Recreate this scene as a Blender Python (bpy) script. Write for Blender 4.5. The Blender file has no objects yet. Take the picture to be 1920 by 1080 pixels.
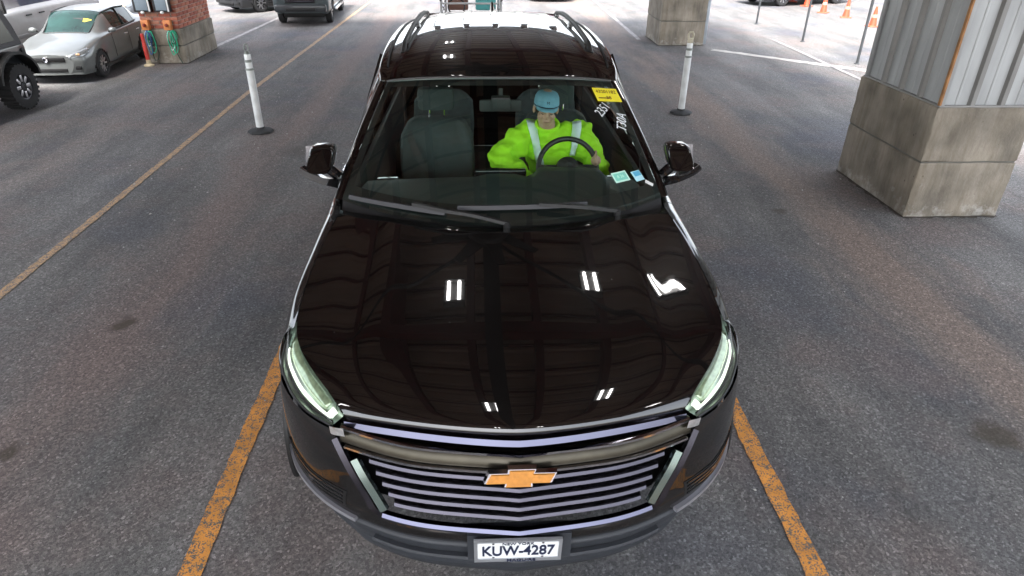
import bpy, bmesh, math, random
from functools import lru_cache
from mathutils import Vector, Matrix
from mathutils.bvhtree import BVHTree
from mathutils import noise as mnoise
random.seed(7)
R = math.radians
sc = bpy.context.scene
col = sc.collection

# ------------------------------------------------------------------ camera
cam_d = bpy.data.cameras.new('camera'); cam = bpy.data.objects.new('camera', cam_d); col.objects.link(cam)
cam_d.sensor_width = 36.0; cam_d.lens = 1240.6 / 1920 * 36; cam_d.clip_start = 0.05; cam_d.clip_end = 2000
p, y, r = R(29.43), R(2.92), R(0.60)
fwd = Vector((math.sin(y) * math.cos(p), math.cos(y) * math.cos(p), -math.sin(p)))
rt = Vector((math.cos(y), -math.sin(y), 0)); up = rt.cross(fwd)
rt2 = rt * math.cos(r) + up * math.sin(r); up2 = up * math.cos(r) - rt * math.sin(r)
m = Matrix((rt2, up2, -fwd)).transposed().to_4x4(); m.translation = Vector((-0.121, -1.675, 2.476))
cam.matrix_world = m
sc.camera = cam

# ------------------------------------------------------------------ world, sun, exposure
SUN_EL, SUN_AZ = R(58), R(200)      # soft overcast sun, high and behind the camera's left shoulder
w = bpy.data.worlds.new('World'); sc.world = w; w.use_nodes = True
nt = w.node_tree; nt.nodes.clear()
sky = nt.nodes.new('ShaderNodeTexSky'); sky.sky_type = 'NISHITA'; sky.sun_disc = False
sky.sun_elevation = SUN_EL; sky.sun_rotation = SUN_AZ; sky.air_density = 1.0; sky.dust_density = 3.0; sky.ozone_density = 1.0
hs = nt.nodes.new('ShaderNodeHueSaturation'); hs.inputs['Saturation'].default_value = 0.34
bg = nt.nodes.new('ShaderNodeBackground'); bg.inputs['Strength'].default_value = 0.15
wo = nt.nodes.new('ShaderNodeOutputWorld')
nt.links.new(sky.outputs[0], hs.inputs['Color']); nt.links.new(hs.outputs[0], bg.inputs[0]); nt.links.new(bg.outputs[0], wo.inputs[0])
sd = bpy.data.lights.new('sun', 'SUN'); sd.energy = 2.1; sd.angle = R(16); sd.color = (1.0, 0.97, 0.93)
sun = bpy.data.objects.new('sun', sd); col.objects.link(sun)
sdir = Vector((math.sin(SUN_AZ) * math.cos(SUN_EL), math.cos(SUN_AZ) * math.cos(SUN_EL), math.sin(SUN_EL)))
sun.rotation_euler = sdir.to_track_quat('Z', 'Y').to_euler(); sun.location = sdir * 40
vs = sc.view_settings; vs.view_transform = 'Standard'; vs.look = 'None'; vs.exposure = 2.53; vs.gamma = 1.0; vs.use_curve_mapping = False
sc.render.engine = 'CYCLES'; sc.cycles.use_denoising = True; sc.cycles.max_bounces = 6; sc.cycles.diffuse_bounces = 3; sc.cycles.glossy_bounces = 4; sc.cycles.transparent_max_bounces = 8; sc.cycles.use_adaptive_sampling = True; sc.cycles.adaptive_threshold = 0.02
sc.cycles.sample_clamp_indirect = 6.0; sc.cycles.caustics_reflective = False; sc.cycles.caustics_refractive = False

# ------------------------------------------------------------------ helpers
def tag(o, label=None, cat=None, group=None, kind=None):
    if label: o['label'] = label
    if cat: o['category'] = cat
    if group: o['group'] = group
    if kind: o['kind'] = kind
    return o
def empty(name, loc=(0, 0, 0), rz=0, s=1.0):
    o = bpy.data.objects.new(name, None); o.empty_display_size = 0.2; col.objects.link(o)
    o.location = loc; o.rotation_euler = (0, 0, rz); o.scale = (s, s, s); return o
def mesh_obj(name, verts, faces, mt, parent=None, smooth=True, weld=False, loc=None):
    me = bpy.data.meshes.new(name); me.from_pydata([tuple(v) for v in verts], [], faces)
    if weld:
        bm = bmesh.new(); bm.from_mesh(me); bmesh.ops.remove_doubles(bm, verts=bm.verts, dist=1e-4); bm.to_mesh(me); bm.free()
    me.update()
    if smooth:
        me.polygons.foreach_set('use_smooth', [True] * len(me.polygons))
        if smooth == 'auto': me.set_sharp_from_angle(angle=R(35))
    o = bpy.data.objects.new(name, me); col.objects.link(o)
    if mt: me.materials.append(mt)
    if parent: o.parent = parent
    if loc: o.location = loc
    return o
def share(o, parent, loc=(0, 0, 0), rot=(0, 0, 0), scale=None, name=None):
    c = o.copy(); c.name = name or o.name.split('.')[0]; col.objects.link(c); c.parent = parent; c.location = loc; c.rotation_euler = rot
    if scale: c.scale = scale
    return c
def copy_tree(o, parent=None):
    c = o.copy(); col.objects.link(c); c.parent = parent
    for ch in list(o.children): copy_tree(ch, c)
    return c

class MB:
    """collects shapes into one mesh"""
    def __init__(s): s.v = []; s.f = []
    def add(s, verts, faces, M=None):
        n = len(s.v)
        for q in verts:
            q = Vector(q); s.v.append(M @ q if M else q)
        s.f += [tuple(i + n for i in f) for f in faces]; return s
    def box(s, lo, hi, bev=0.0, M=None):
        (x0, y0, z0), (x1, y1, z1) = lo, hi
        if bev <= 0:
            return s.add([(x0,y0,z0),(x1,y0,z0),(x1,y1,z0),(x0,y1,z0),(x0,y0,z1),(x1,y0,z1),(x1,y1,z1),(x0,y1,z1)],
                         [(3,2,1,0),(4,5,6,7),(0,1,5,4),(1,2,6,5),(2,3,7,6),(3,0,4,7)], M)
        bm = bmesh.new(); bmesh.ops.create_cube(bm, size=1)
        for q in bm.verts: q.co = Vector(((x0+x1)/2 + q.co.x*(x1-x0), (y0+y1)/2 + q.co.y*(y1-y0), (z0+z1)/2 + q.co.z*(z1-z0)))
        bmesh.ops.bevel(bm, geom=bm.edges[:], offset=bev, segments=2, profile=0.6, affect='EDGES')
        return s.bm(bm, M)
    def bm(s, bm, M=None):
        bm.verts.index_update()
        s.add([q.co.copy() for q in bm.verts], [tuple(q.index for q in f.verts) for f in bm.faces], M); bm.free(); return s
    def tube(s, path, rad, n=8, closed=False, caps=True):
        """round tube along a path; rad = number or list"""
        P = [Vector(q) for q in path]; k = len(P); rads = rad if isinstance(rad, (list, tuple)) else [rad] * k
        base = len(s.v); ref = None
        for i in range(k):
            a = P[(i - 1) % k] if (closed or i > 0) else P[i]; b = P[(i + 1) % k] if (closed or i < k - 1) else P[i]
            t = (b - a).normalized()
            if ref is None:
                ref = t.orthogonal().normalized()
            ref = (ref - t * ref.dot(t)); ref = ref.normalized() if ref.length > 1e-6 else t.orthogonal().normalized()
            b2 = t.cross(ref)
            for j in range(n):
                an = 2 * math.pi * j / n; s.v.append(P[i] + (ref * math.cos(an) + b2 * math.sin(an)) * rads[i])
        for i in range(k if closed else k - 1):
            i2 = (i + 1) % k
            for j in range(n):
                j2 = (j + 1) % n
                s.f.append((base+i*n+j, base+i*n+j2, base+i2*n+j2, base+i2*n+j))
        if caps and not closed:
            s.f.append(tuple(base + j for j in range(n))[::-1]); s.f.append(tuple(base + (k-1)*n + j for j in range(n)))
        return s
    def sweep(s, path, prof, up=(0, 0, 1), caps=True, scale=None):
        """flat profile [(side, up)] swept along a path"""
        P = [Vector(q) for q in path]; k = len(P); base = len(s.v); n = len(prof); up = Vector(up)
        for i in range(k):
            t = (P[min(i+1, k-1)] - P[max(i-1, 0)]).normalized(); sd = t.cross(up).normalized(); u2 = sd.cross(t)
            q = scale[i] if scale else 1.0
            for (a, b) in prof: s.v.append(P[i] + sd * a * q + u2 * b * q)
        for i in range(k - 1):
            for j in range(n):
                j2 = (j + 1) % n; s.f.append((base+i*n+j, base+(i+1)*n+j, base+(i+1)*n+j2, base+i*n+j2))
        if caps: s.f.append(tuple(base + j for j in range(n))); s.f.append(tuple(base + (k-1)*n + j for j in range(n))[::-1])
        return s
    def lathe(s, prof, n=24, M=None, closed=False):
        """profile [(r, h)] about local z"""
        vv = []; ff = []; k = len(prof)
        for (rr, h) in prof:
            for j in range(n):
                a = 2 * math.pi * j / n; vv.append((rr * math.cos(a), rr * math.sin(a), h))
        for i in range(k if closed else k - 1):
            i2 = (i + 1) % k
            for j in range(n):
                j2 = (j + 1) % n; ff.append((i*n+j, i*n+j2, i2*n+j2, i2*n+j))
        if not closed:
            if prof[0][0] > 1e-6: ff.append(tuple(range(n))[::-1])
            if prof[-1][0] > 1e-6: ff.append(tuple((k-1)*n + j for j in range(n)))
        return s.add(vv, ff, M)
    def ellip(s, c, rx, ry, rz, M=None, seg=16, rings=10):
        bm = bmesh.new(); bmesh.ops.create_uvsphere(bm, u_segments=seg, v_segments=rings, radius=1)
        for q in bm.verts: q.co = Vector((c[0] + q.co.x*rx, c[1] + q.co.y*ry, c[2] + q.co.z*rz))
        return s.bm(bm, M)
    def capsule(s, a, ra, b, rb, fy=1.0, n=14):
        """tapered limb with round ends; fy flattens it in world y about its axis"""
        a, b = Vector(a), Vector(b); t = (b - a); L = t.length; q = t.to_track_quat('Z', 'Y').to_matrix().to_4x4(); q.translation = a
        pr = [(1e-5, -ra)] + [(ra*math.cos(x), -ra*math.sin(x)) for x in (1.2, .8, .4, 0)] + [(rb*math.cos(x), L + rb*math.sin(x)) for x in (0, .4, .8, 1.2)] + [(1e-5, L+rb)]
        k = len(s.v); s.lathe(pr, n, q)
        if fy != 1.0:
            for i in range(k, len(s.v)):
                v = s.v[i]; f = max(0, min(1, (v - a).dot(t) / (L * L))); ax = a + t * f; v.y = ax.y + (v.y - ax.y) * fy
        return s
    def build(s, name, mt, parent=None, smooth='auto', loc=None, weld=False):
        return mesh_obj(name, s.v, s.f, mt, parent, smooth, weld, loc)

def lerp(a, b, t): return a + (b - a) * t
def pchip(xs, ys, x):
    """monotone cubic through (xs, ys)"""
    n = len(xs)
    if x <= xs[0]: return ys[0]
    if x >= xs[-1]: return ys[-1]
    i = max(k for k in range(n - 1) if xs[k] <= x)
    h = [xs[k+1] - xs[k] for k in range(n - 1)]; d = [(ys[k+1] - ys[k]) / h[k] for k in range(n - 1)]
    def tg(k):
        if k == 0: return d[0]
        if k == n - 1: return d[-1]
        if d[k-1] * d[k] <= 0: return 0.0
        w1, w2 = 2*h[k] + h[k-1], h[k] + 2*h[k-1]; return (w1 + w2) / (w1 / d[k-1] + w2 / d[k])
    t = (x - xs[i]) / h[i]; t2, t3 = t*t, t*t*t
    return (2*t3-3*t2+1)*ys[i] + (t3-2*t2+t)*h[i]*tg(i) + (-2*t3+3*t2)*ys[i+1] + (t3-t2)*h[i]*tg(i+1)
def curve(pts, t):
    """smooth point on a control polyline, t in 0..1 by control index"""
    xs = list(range(len(pts))); u = t * (len(pts) - 1)
    return Vector([pchip(xs, [q[k] for q in pts], u) for k in range(3)])
def curve_pts(pts, n): return [curve(pts, i / (n - 1)) for i in range(n)]
def loft(curves, nu, nv):
    """grid[v][u]: u along each control curve, v across the curves"""
    cs = [curve_pts(c, nu) for c in curves]
    return [[curve([c[i] for c in cs], j / (nv - 1)) for i in range(nu)] for j in range(nv)]
def grid_faces(nv, nu, off=0, flip=False):
    ff = []
    for j in range(nv - 1):
        for i in range(nu - 1):
            q = (off+j*nu+i, off+j*nu+i+1, off+(j+1)*nu+i+1, off+(j+1)*nu+i); ff.append(q[::-1] if flip else q)
    return ff
def grid_obj(name, g, mt, parent, mirror=None, flip=False, smooth=True, keep=None):
    """mirror: None = as given, 'weld' = both halves welded at x = 0, 'left' = only the mirrored copy"""
    nv, nu = len(g), len(g[0]); V = [q for row in g for q in row]; F = grid_faces(nv, nu, 0, flip)
    if keep: F = [f for f in F if keep(sum((V[i] for i in f), Vector()) / 4)]
    if mirror == 'left': V = [Vector((-q.x, q.y, q.z)) for q in V]; F = [f[::-1] for f in F]
    if mirror == 'weld':
        n = len(V); V = V + [Vector((-q.x, q.y, q.z)) for q in V]; F = F + [tuple(i + n for i in f[::-1]) for f in F]
    return mesh_obj(name, V, F, mt, parent, smooth, weld=(mirror == 'weld'))
def text_mesh(name, body, size, mt, parent, M, sx=1.0, shear=0.0, ext=0.001, bold=0.0):
    c = bpy.data.curves.new('tmp_text', 'FONT'); c.body = body; c.size = size; c.align_x = 'CENTER'; c.align_y = 'CENTER'; c.extrude = ext; c.shear = shear; c.offset = bold
    t = bpy.data.objects.new('tmp_text', c); col.objects.link(t)
    dg = bpy.context.evaluated_depsgraph_get(); me = bpy.data.meshes.new_from_object(t.evaluated_get(dg))
    bpy.data.objects.remove(t); bpy.data.curves.remove(c)
    me.transform(M @ Matrix.Diagonal((sx, 1, 1, 1))); me.materials.clear(); me.materials.append(mt); me.name = name
    o = bpy.data.objects.new(name, me); col.objects.link(o)
    if parent: o.parent = parent
    return o
def frame(origin, ux, uy):
    ux = Vector(ux).normalized(); uy = Vector(uy); uz = ux.cross(uy).normalized(); uy = uz.cross(ux)
    M = Matrix((ux, uy, uz)).transposed().to_4x4(); M.translation = Vector(origin); return M
def organic(name, mb, mt, parent, voxel=0.012, smooth_it=6):
    """one continuous surface grown over overlapping limbs"""
    o = mb.build(name, mt, parent, smooth=True)
    a = o.modifiers.new('r', 'REMESH'); a.mode = 'VOXEL'; a.voxel_size = voxel; a.use_smooth_shade = True
    b = o.modifiers.new('s', 'SMOOTH'); b.factor = 0.5; b.iterations = smooth_it
    dg = bpy.context.evaluated_depsgraph_get(); me = bpy.data.meshes.new_from_object(o.evaluated_get(dg))
    o.modifiers.clear(); old = o.data; o.data = me; bpy.data.meshes.remove(old); me.name = name
    if not me.materials: me.materials.append(mt)
    me.polygons.foreach_set('use_smooth', [True] * len(me.polygons)); return o

# ------------------------------------------------------------------ materials
MATS = {}
def mat(name, c, rough=0.6, metal=0.0, var=0.12, vscale=6.0, bump=0.0, bscale=60.0, coat=0.0, spec=0.5, c2=None, detail=5.0, stretch=None, rvar=0.0):
    """principled material with procedural colour variation and fine relief"""
    if name in MATS: return MATS[name]
    m = bpy.data.materials.new(name); m.use_nodes = True; nt = m.node_tree; b = nt.nodes['Principled BSDF']
    b.inputs['Roughness'].default_value = rough; b.inputs['Metallic'].default_value = metal
    b.inputs['Coat Weight'].default_value = coat; b.inputs['Coat Roughness'].default_value = 0.02; b.inputs['Specular IOR Level'].default_value = spec
    tc = nt.nodes.new('ShaderNodeTexCoord'); mp = nt.nodes.new('ShaderNodeMapping'); nt.links.new(tc.outputs['Object'], mp.inputs[0])
    if stretch: mp.inputs['Scale'].default_value = stretch
    n = nt.nodes.new('ShaderNodeTexNoise'); n.inputs['Scale'].default_value = vscale; n.inputs['Detail'].default_value = detail; nt.links.new(mp.outputs[0], n.inputs['Vector'])
    rp = nt.nodes.new('ShaderNodeValToRGB'); nt.links.new(n.outputs['Fac'], rp.inputs[0])
    rp.color_ramp.elements[0].position = 0.3; rp.color_ramp.elements[1].position = 0.7
    c2 = c2 or tuple(min(1, q * (1 + var)) for q in c)
    rp.color_ramp.elements[0].color = (*[q * (1 - var) for q in c], 1); rp.color_ramp.elements[1].color = (*c2, 1)
    nt.links.new(rp.outputs[0], b.inputs['Base Color'])
    if rvar:
        mr = nt.nodes.new('ShaderNodeMapRange'); mr.inputs[3].default_value = max(0.01, rough - rvar); mr.inputs[4].default_value = rough + rvar
        nt.links.new(n.outputs['Fac'], mr.inputs[0]); nt.links.new(mr.outputs[0], b.inputs['Roughness'])
    if bump:
        n2 = nt.nodes.new('ShaderNodeTexNoise'); n2.inputs['Scale'].default_value = bscale; n2.inputs['Detail'].default_value = 4; nt.links.new(mp.outputs[0], n2.inputs['Vector'])
        bp = nt.nodes.new('ShaderNodeBump'); bp.inputs['Strength'].default_value = bump; bp.inputs['Distance'].default_value = 0.01
        nt.links.new(n2.outputs['Fac'], bp.inputs['Height']); nt.links.new(bp.outputs[0], b.inputs['Normal'])
    MATS[name] = m; return m
def emit(name, c, s):
    m = mat(name, c, 0.4); b = m.node_tree.nodes['Principled BSDF']; b.inputs['Emission Color'].default_value = (*c, 1); b.inputs['Emission Strength'].default_value = s; return m
def glass(name, tint, refl=1.45, spots=False):
    """thin tinted pane: see-through with a mirror coat by angle"""
    if name in MATS: return MATS[name]
    m = bpy.data.materials.new(name); m.use_nodes = True; nt = m.node_tree; nt.nodes.remove(nt.nodes['Principled BSDF']); out = nt.nodes['Material Output']
    t = nt.nodes.new('ShaderNodeBsdfTransparent'); g = nt.nodes.new('ShaderNodeBsdfGlossy'); g.inputs['Roughness'].default_value = 0.0
    tc = nt.nodes.new('ShaderNodeTexCoord'); n = nt.nodes.new('ShaderNodeTexNoise'); n.inputs['Scale'].default_value = 3.0; nt.links.new(tc.outputs['Object'], n.inputs['Vector'])
    rp = nt.nodes.new('ShaderNodeValToRGB'); rp.color_ramp.elements[0].color = (*[q * 0.96 for q in tint], 1); rp.color_ramp.elements[1].color = (*tint, 1)
    nt.links.new(n.outputs['Fac'], rp.inputs[0]); nt.links.new(rp.outputs[0], t.inputs[0])
    f = nt.nodes.new('ShaderNodeFresnel'); geo = nt.nodes.new('ShaderNodeNewGeometry'); io = nt.nodes.new('ShaderNodeMapRange')   # a thin pane mirrors alike from both sides
    io.inputs[3].default_value = refl; io.inputs[4].default_value = 1 / refl; nt.links.new(geo.outputs['Backfacing'], io.inputs[0]); nt.links.new(io.outputs[0], f.inputs[0])
    mx = nt.nodes.new('ShaderNodeMixShader')
    nt.links.new(f.outputs[0], mx.inputs[0]); nt.links.new(t.outputs[0], mx.inputs[1]); nt.links.new(g.outputs[0], mx.inputs[2]); nt.links.new(mx.outputs[0], out.inputs[0])
    MATS[name] = m; return m
def nodes_of(m):
    nt = m.node_tree; return nt, nt.nodes['Principled BSDF']

# ================================================================== SETTING
def asphalt_material():
    m = bpy.data.materials.new('asphalt'); m.use_nodes = True; nt, b = nodes_of(m); N = nt.nodes.new; L = nt.links.new
    tc = N('ShaderNodeTexCoord'); co = tc.outputs['Object']
    def noise(scale, detail=4, vec=None, rough=0.55):
        n = N('ShaderNodeTexNoise'); n.inputs['Scale'].default_value = scale; n.inputs['Detail'].default_value = detail; n.inputs['Roughness'].default_value = rough; L(vec or co, n.inputs['Vector']); return n.outputs['Fac']
    def ramp(f, stops):
        rp = N('ShaderNodeValToRGB'); L(f, rp.inputs[0]); e = rp.color_ramp.elements
        while len(e) < len(stops): e.new(0.5)
        for q, (p_, c_) in zip(e, stops): q.position = p_; q.color = (*c_, 1) if len(c_) == 3 else c_
        return rp.outputs[0]
    def mix(f, a, c_, mode='MIX'):
        mx = N('ShaderNodeMixRGB'); mx.blend_type = mode
        if isinstance(f, (int, float)): mx.inputs[0].default_value = f
        else: L(f, mx.inputs[0])
        for s_, q in ((1, a), (2, c_)):
            if isinstance(q, tuple): mx.inputs[s_].default_value = (*q, 1)
            else: L(q, mx.inputs[s_])
        return mx.outputs[0]
    def bw(v): return (v, v, v)
    # broad tone, with streaks worn along the driving direction
    mp = N('ShaderNodeMapping'); mp.inputs['Scale'].default_value = (1.0, 0.16, 1); L(co, mp.inputs[0])
    nb = noise(0.55, 3); nst = noise(1.7, 4, mp.outputs[0], 0.65); nr = noise(0.9, 4, None, 0.68)
    base = ramp(nb, [(0.3, (0.096, 0.097, 0.100)), (0.7, (0.150, 0.143, 0.136))])
    streak = ramp(nst, [(0.35, bw(0.62)), (0.65, bw(1.24))])
    c = mix(0.8, base, streak, 'MULTIPLY')
    red = ramp(nr, [(0.48, bw(0)), (0.62, bw(1))]); c = mix(mix(0.55, bw(0), red), c, (0.152, 0.120, 0.112))
    blue = ramp(nb, [(0.32, bw(1)), (0.45, bw(0))]); c = mix(mix(0.4, bw(0), blue), c, (0.085, 0.089, 0.114))
    # dirt tracked along the lane edges
    sx = N('ShaderNodeSeparateXYZ'); L(co, sx.inputs[0])
    for (xc, hw_, k_, c_) in ((3.15, .95, .95, (0.182, 0.142, 0.120)), (-2.55, .8, .75, (0.165, 0.124, 0.112)), (2.25, .35, .35, (0.098, 0.100, 0.108)), (-5.0, .8, .4, (0.150, 0.122, 0.110))):
        d1 = N('ShaderNodeMath'); d1.operation = 'SUBTRACT'; d1.inputs[1].default_value = xc; L(sx.outputs[0], d1.inputs[0]); d2 = N('ShaderNodeMath'); d2.operation = 'ABSOLUTE'; L(d1.outputs[0], d2.inputs[0])
        mr = N('ShaderNodeMapRange'); mr.inputs[1].default_value = 0; mr.inputs[2].default_value = hw_; mr.inputs[3].default_value = .22; mr.inputs[4].default_value = -.25; L(d2.outputs[0], mr.inputs[0])
        ad = N('ShaderNodeMath'); L(mr.outputs[0], ad.inputs[0]); L(nst, ad.inputs[1]); c = mix(mix(1.0, ramp(ad.outputs[0], [(0.46, bw(0)), (0.74, bw(1))]), bw(k_), 'MULTIPLY'), c, c_)
    # aggregate: dark binder and pale stones
    v = N('ShaderNodeTexVoronoi'); v.inputs['Scale'].default_value = 92; L(co, v.inputs['Vector'])
    st = ramp(v.outputs['Color'], [(0.0, bw(0.42)), (0.5, bw(0.98)), (0.78, bw(1.4)), (1.0, bw(2.7))]); c = mix(0.8, c, st, 'MULTIPLY')
    fine = noise(230, 1)
    c = mix(0.6, c, ramp(fine, [(0.3, bw(0.4)), (0.7, bw(1.6))]), 'MULTIPLY')
    v2 = N('ShaderNodeTexVoronoi'); v2.inputs['Scale'].default_value = 9; L(co, v2.inputs['Vector'])
    chip = ramp(v2.outputs['Distance'], [(0.035, bw(1)), (0.055, bw(0))]); pick = ramp(nst, [(0.57, bw(0)), (0.59, bw(1))])
    c = mix(mix(1.0, chip, pick, 'MULTIPLY'), c, (0.5, 0.5, 0.48))
    # oil stains with shapes of their own
    n3 = N('ShaderNodeTexNoise'); n3.inputs['Scale'].default_value = 7; n3.inputs['Detail'].default_value = 3; L(co, n3.inputs['Vector'])
    wrp = N('ShaderNodeVectorMath'); wrp.operation = 'MULTIPLY_ADD'; wrp.inputs[1].default_value = (.16, .16, 0); wrp.inputs[2].default_value = (-.08, -.08, 0); L(n3.outputs['Color'], wrp.inputs[0])
    wc = N('ShaderNodeVectorMath'); wc.operation = 'ADD'; L(co, wc.inputs[0]); L(wrp.outputs[0], wc.inputs[1])
    for (x, y_, rx, ry, k) in [(-2.588, 2.287, .085, .10, .8), (-2.62, 1.05, .085, .075, .75), (2.70, .975, .17, .15, .75), (2.765, 4.15, .09, .10, .6), (-2.2, 6.1, .35, .3, .35), (2.3, 6.4, .4, .35, .3)]:
        mp2 = N('ShaderNodeMapping'); mp2.inputs['Location'].default_value = (-x / rx, -y_ / ry, 0); mp2.inputs['Scale'].default_value = (1 / rx, 1 / ry, 0)
        L(wc.outputs[0], mp2.inputs[0]); ln = N('ShaderNodeVectorMath'); ln.operation = 'LENGTH'; L(mp2.outputs[0], ln.inputs[0])
        f = ramp(ln.outputs['Value'], [(0.45, bw(k)), (1.0, bw(0))]); c = mix(f, c, (0.048, 0.036, 0.022))
    L(c, b.inputs['Base Color']); b.inputs['Roughness'].default_value = 0.86; b.inputs['Specular IOR Level'].default_value = 0.35
    bp = N('ShaderNodeBump'); bp.inputs['Strength'].default_value = 0.55; bp.inputs['Distance'].default_value = 0.006
    L(fine, bp.inputs['Height']); L(bp.outputs[0], b.inputs['Normal'])
    return m
ASPH = asphalt_material()
S = 600
ground = mesh_obj('ground', [(-S, -S, 0), (S, -S, 0), (S, S, 0), (-S, S, 0)], [(0, 1, 2, 3)], ASPH, smooth=False)
tag(ground, kind='structure')

def worn_paint(name, c, wear, c_under=(0.10, 0.10, 0.10), edge=0.5, scale=26):
    m = mat(name, c, 0.75, var=0.2, vscale=9); nt, b = nodes_of(m); N = nt.nodes.new; L = nt.links.new
    tc = N('ShaderNodeTexCoord'); n = N('ShaderNodeTexNoise'); n.inputs['Scale'].default_value = scale; n.inputs['Detail'].default_value = 8; n.inputs['Roughness'].default_value = 0.7
    n2 = N('ShaderNodeTexNoise'); n2.inputs['Scale'].default_value = 150; n2.inputs['Detail'].default_value = 3; L(tc.outputs['Object'], n.inputs['Vector']); L(tc.outputs['Object'], n2.inputs['Vector'])
    ad = N('ShaderNodeMath'); ad.operation = 'ADD'; L(n.outputs['Fac'], ad.inputs[0]); L(n2.outputs['Fac'], ad.inputs[1])
    rp = N('ShaderNodeValToRGB'); dv = N('ShaderNodeMath'); dv.operation = 'MULTIPLY'; dv.inputs[1].default_value = 0.5; L(ad.outputs[0], dv.inputs[0]); L(dv.outputs[0], rp.inputs[0])
    rp.color_ramp.elements[0].position = wear - 0.012; rp.color_ramp.elements[0].color = (0, 0, 0, 1); rp.color_ramp.elements[1].position = wear + 0.012
    old = b.inputs['Base Color'].links[0].from_socket; mx = N('ShaderNodeMixRGB'); L(rp.outputs[0], mx.inputs[0]); mx.inputs[1].default_value = (*c_under, 1); L(old, mx.inputs[2]); L(mx.outputs[0], b.inputs['Base Color'])
    return m
def strip(name, a, b, wd, mt, z=0.004, n=60, jag=0.006):
    """painted strip with slightly ragged edges"""
    a, b = Vector((*a, z)), Vector((*b, z)); d = (b - a).normalized(); s = Vector((-d.y, d.x, 0)); V = []
    for i in range(n + 1):
        q = a.lerp(b, i / n); V += [q - s * (wd / 2 + random.uniform(-jag, jag)), q + s * (wd / 2 + random.uniform(-jag, jag))]
    F = [(2*i, 2*i+2, 2*i+3, 2*i+1) for i in range(n)]
    return tag(mesh_obj(name, V, F, mt, smooth=False), kind='structure')
YEL = worn_paint('orange_line_paint', (0.62, 0.26, 0.045), 0.475, (0.12, 0.105, 0.09))
YEL2 = worn_paint('faded_orange_line_paint', (0.44, 0.27, 0.13), 0.49, (0.13, 0.12, 0.11))
WHT = worn_paint('faded_white_line_paint', (0.30, 0.285, 0.27), 0.49, (0.15, 0.14, 0.15), scale=9)
strip('lane_line', (-1.385, -1.5), (-1.47, 14.0), 0.098, YEL, n=260)
strip('lane_line', (1.285, -1.5), (1.47, 14.0), 0.095, YEL, n=260)
strip('lane_line', (-3.62, -1.0), (-3.76, 9.0), 0.075, YEL2, n=160)
strip('lane_line', (-3.76, 9.0), (-3.53, 26.0), 0.085, YEL2, n=120)
strip('lane_line', (-5.66, 13.2), (-5.25, 24.0), 0.10, WHT, z=0.005, n=90)
strip('lane_line', (3.55, 14.2), (3.80, 24.0), 0.10, WHT, z=0.005, n=80)
strip('lane_line', (6.70, 14.3), (6.55, 8.6), 0.09, WHT, z=0.009, n=60)
CONC_G = mat('pale_concrete_strip', (0.42, 0.40, 0.37), 0.9, var=0.35, vscale=3.5, bump=0.4, bscale=50, detail=8)
strip('concrete_edge', (4.86, 12.93), (7.9, 9.95), 0.20, CONC_G, z=0.005, n=50, jag=0.025)

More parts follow.
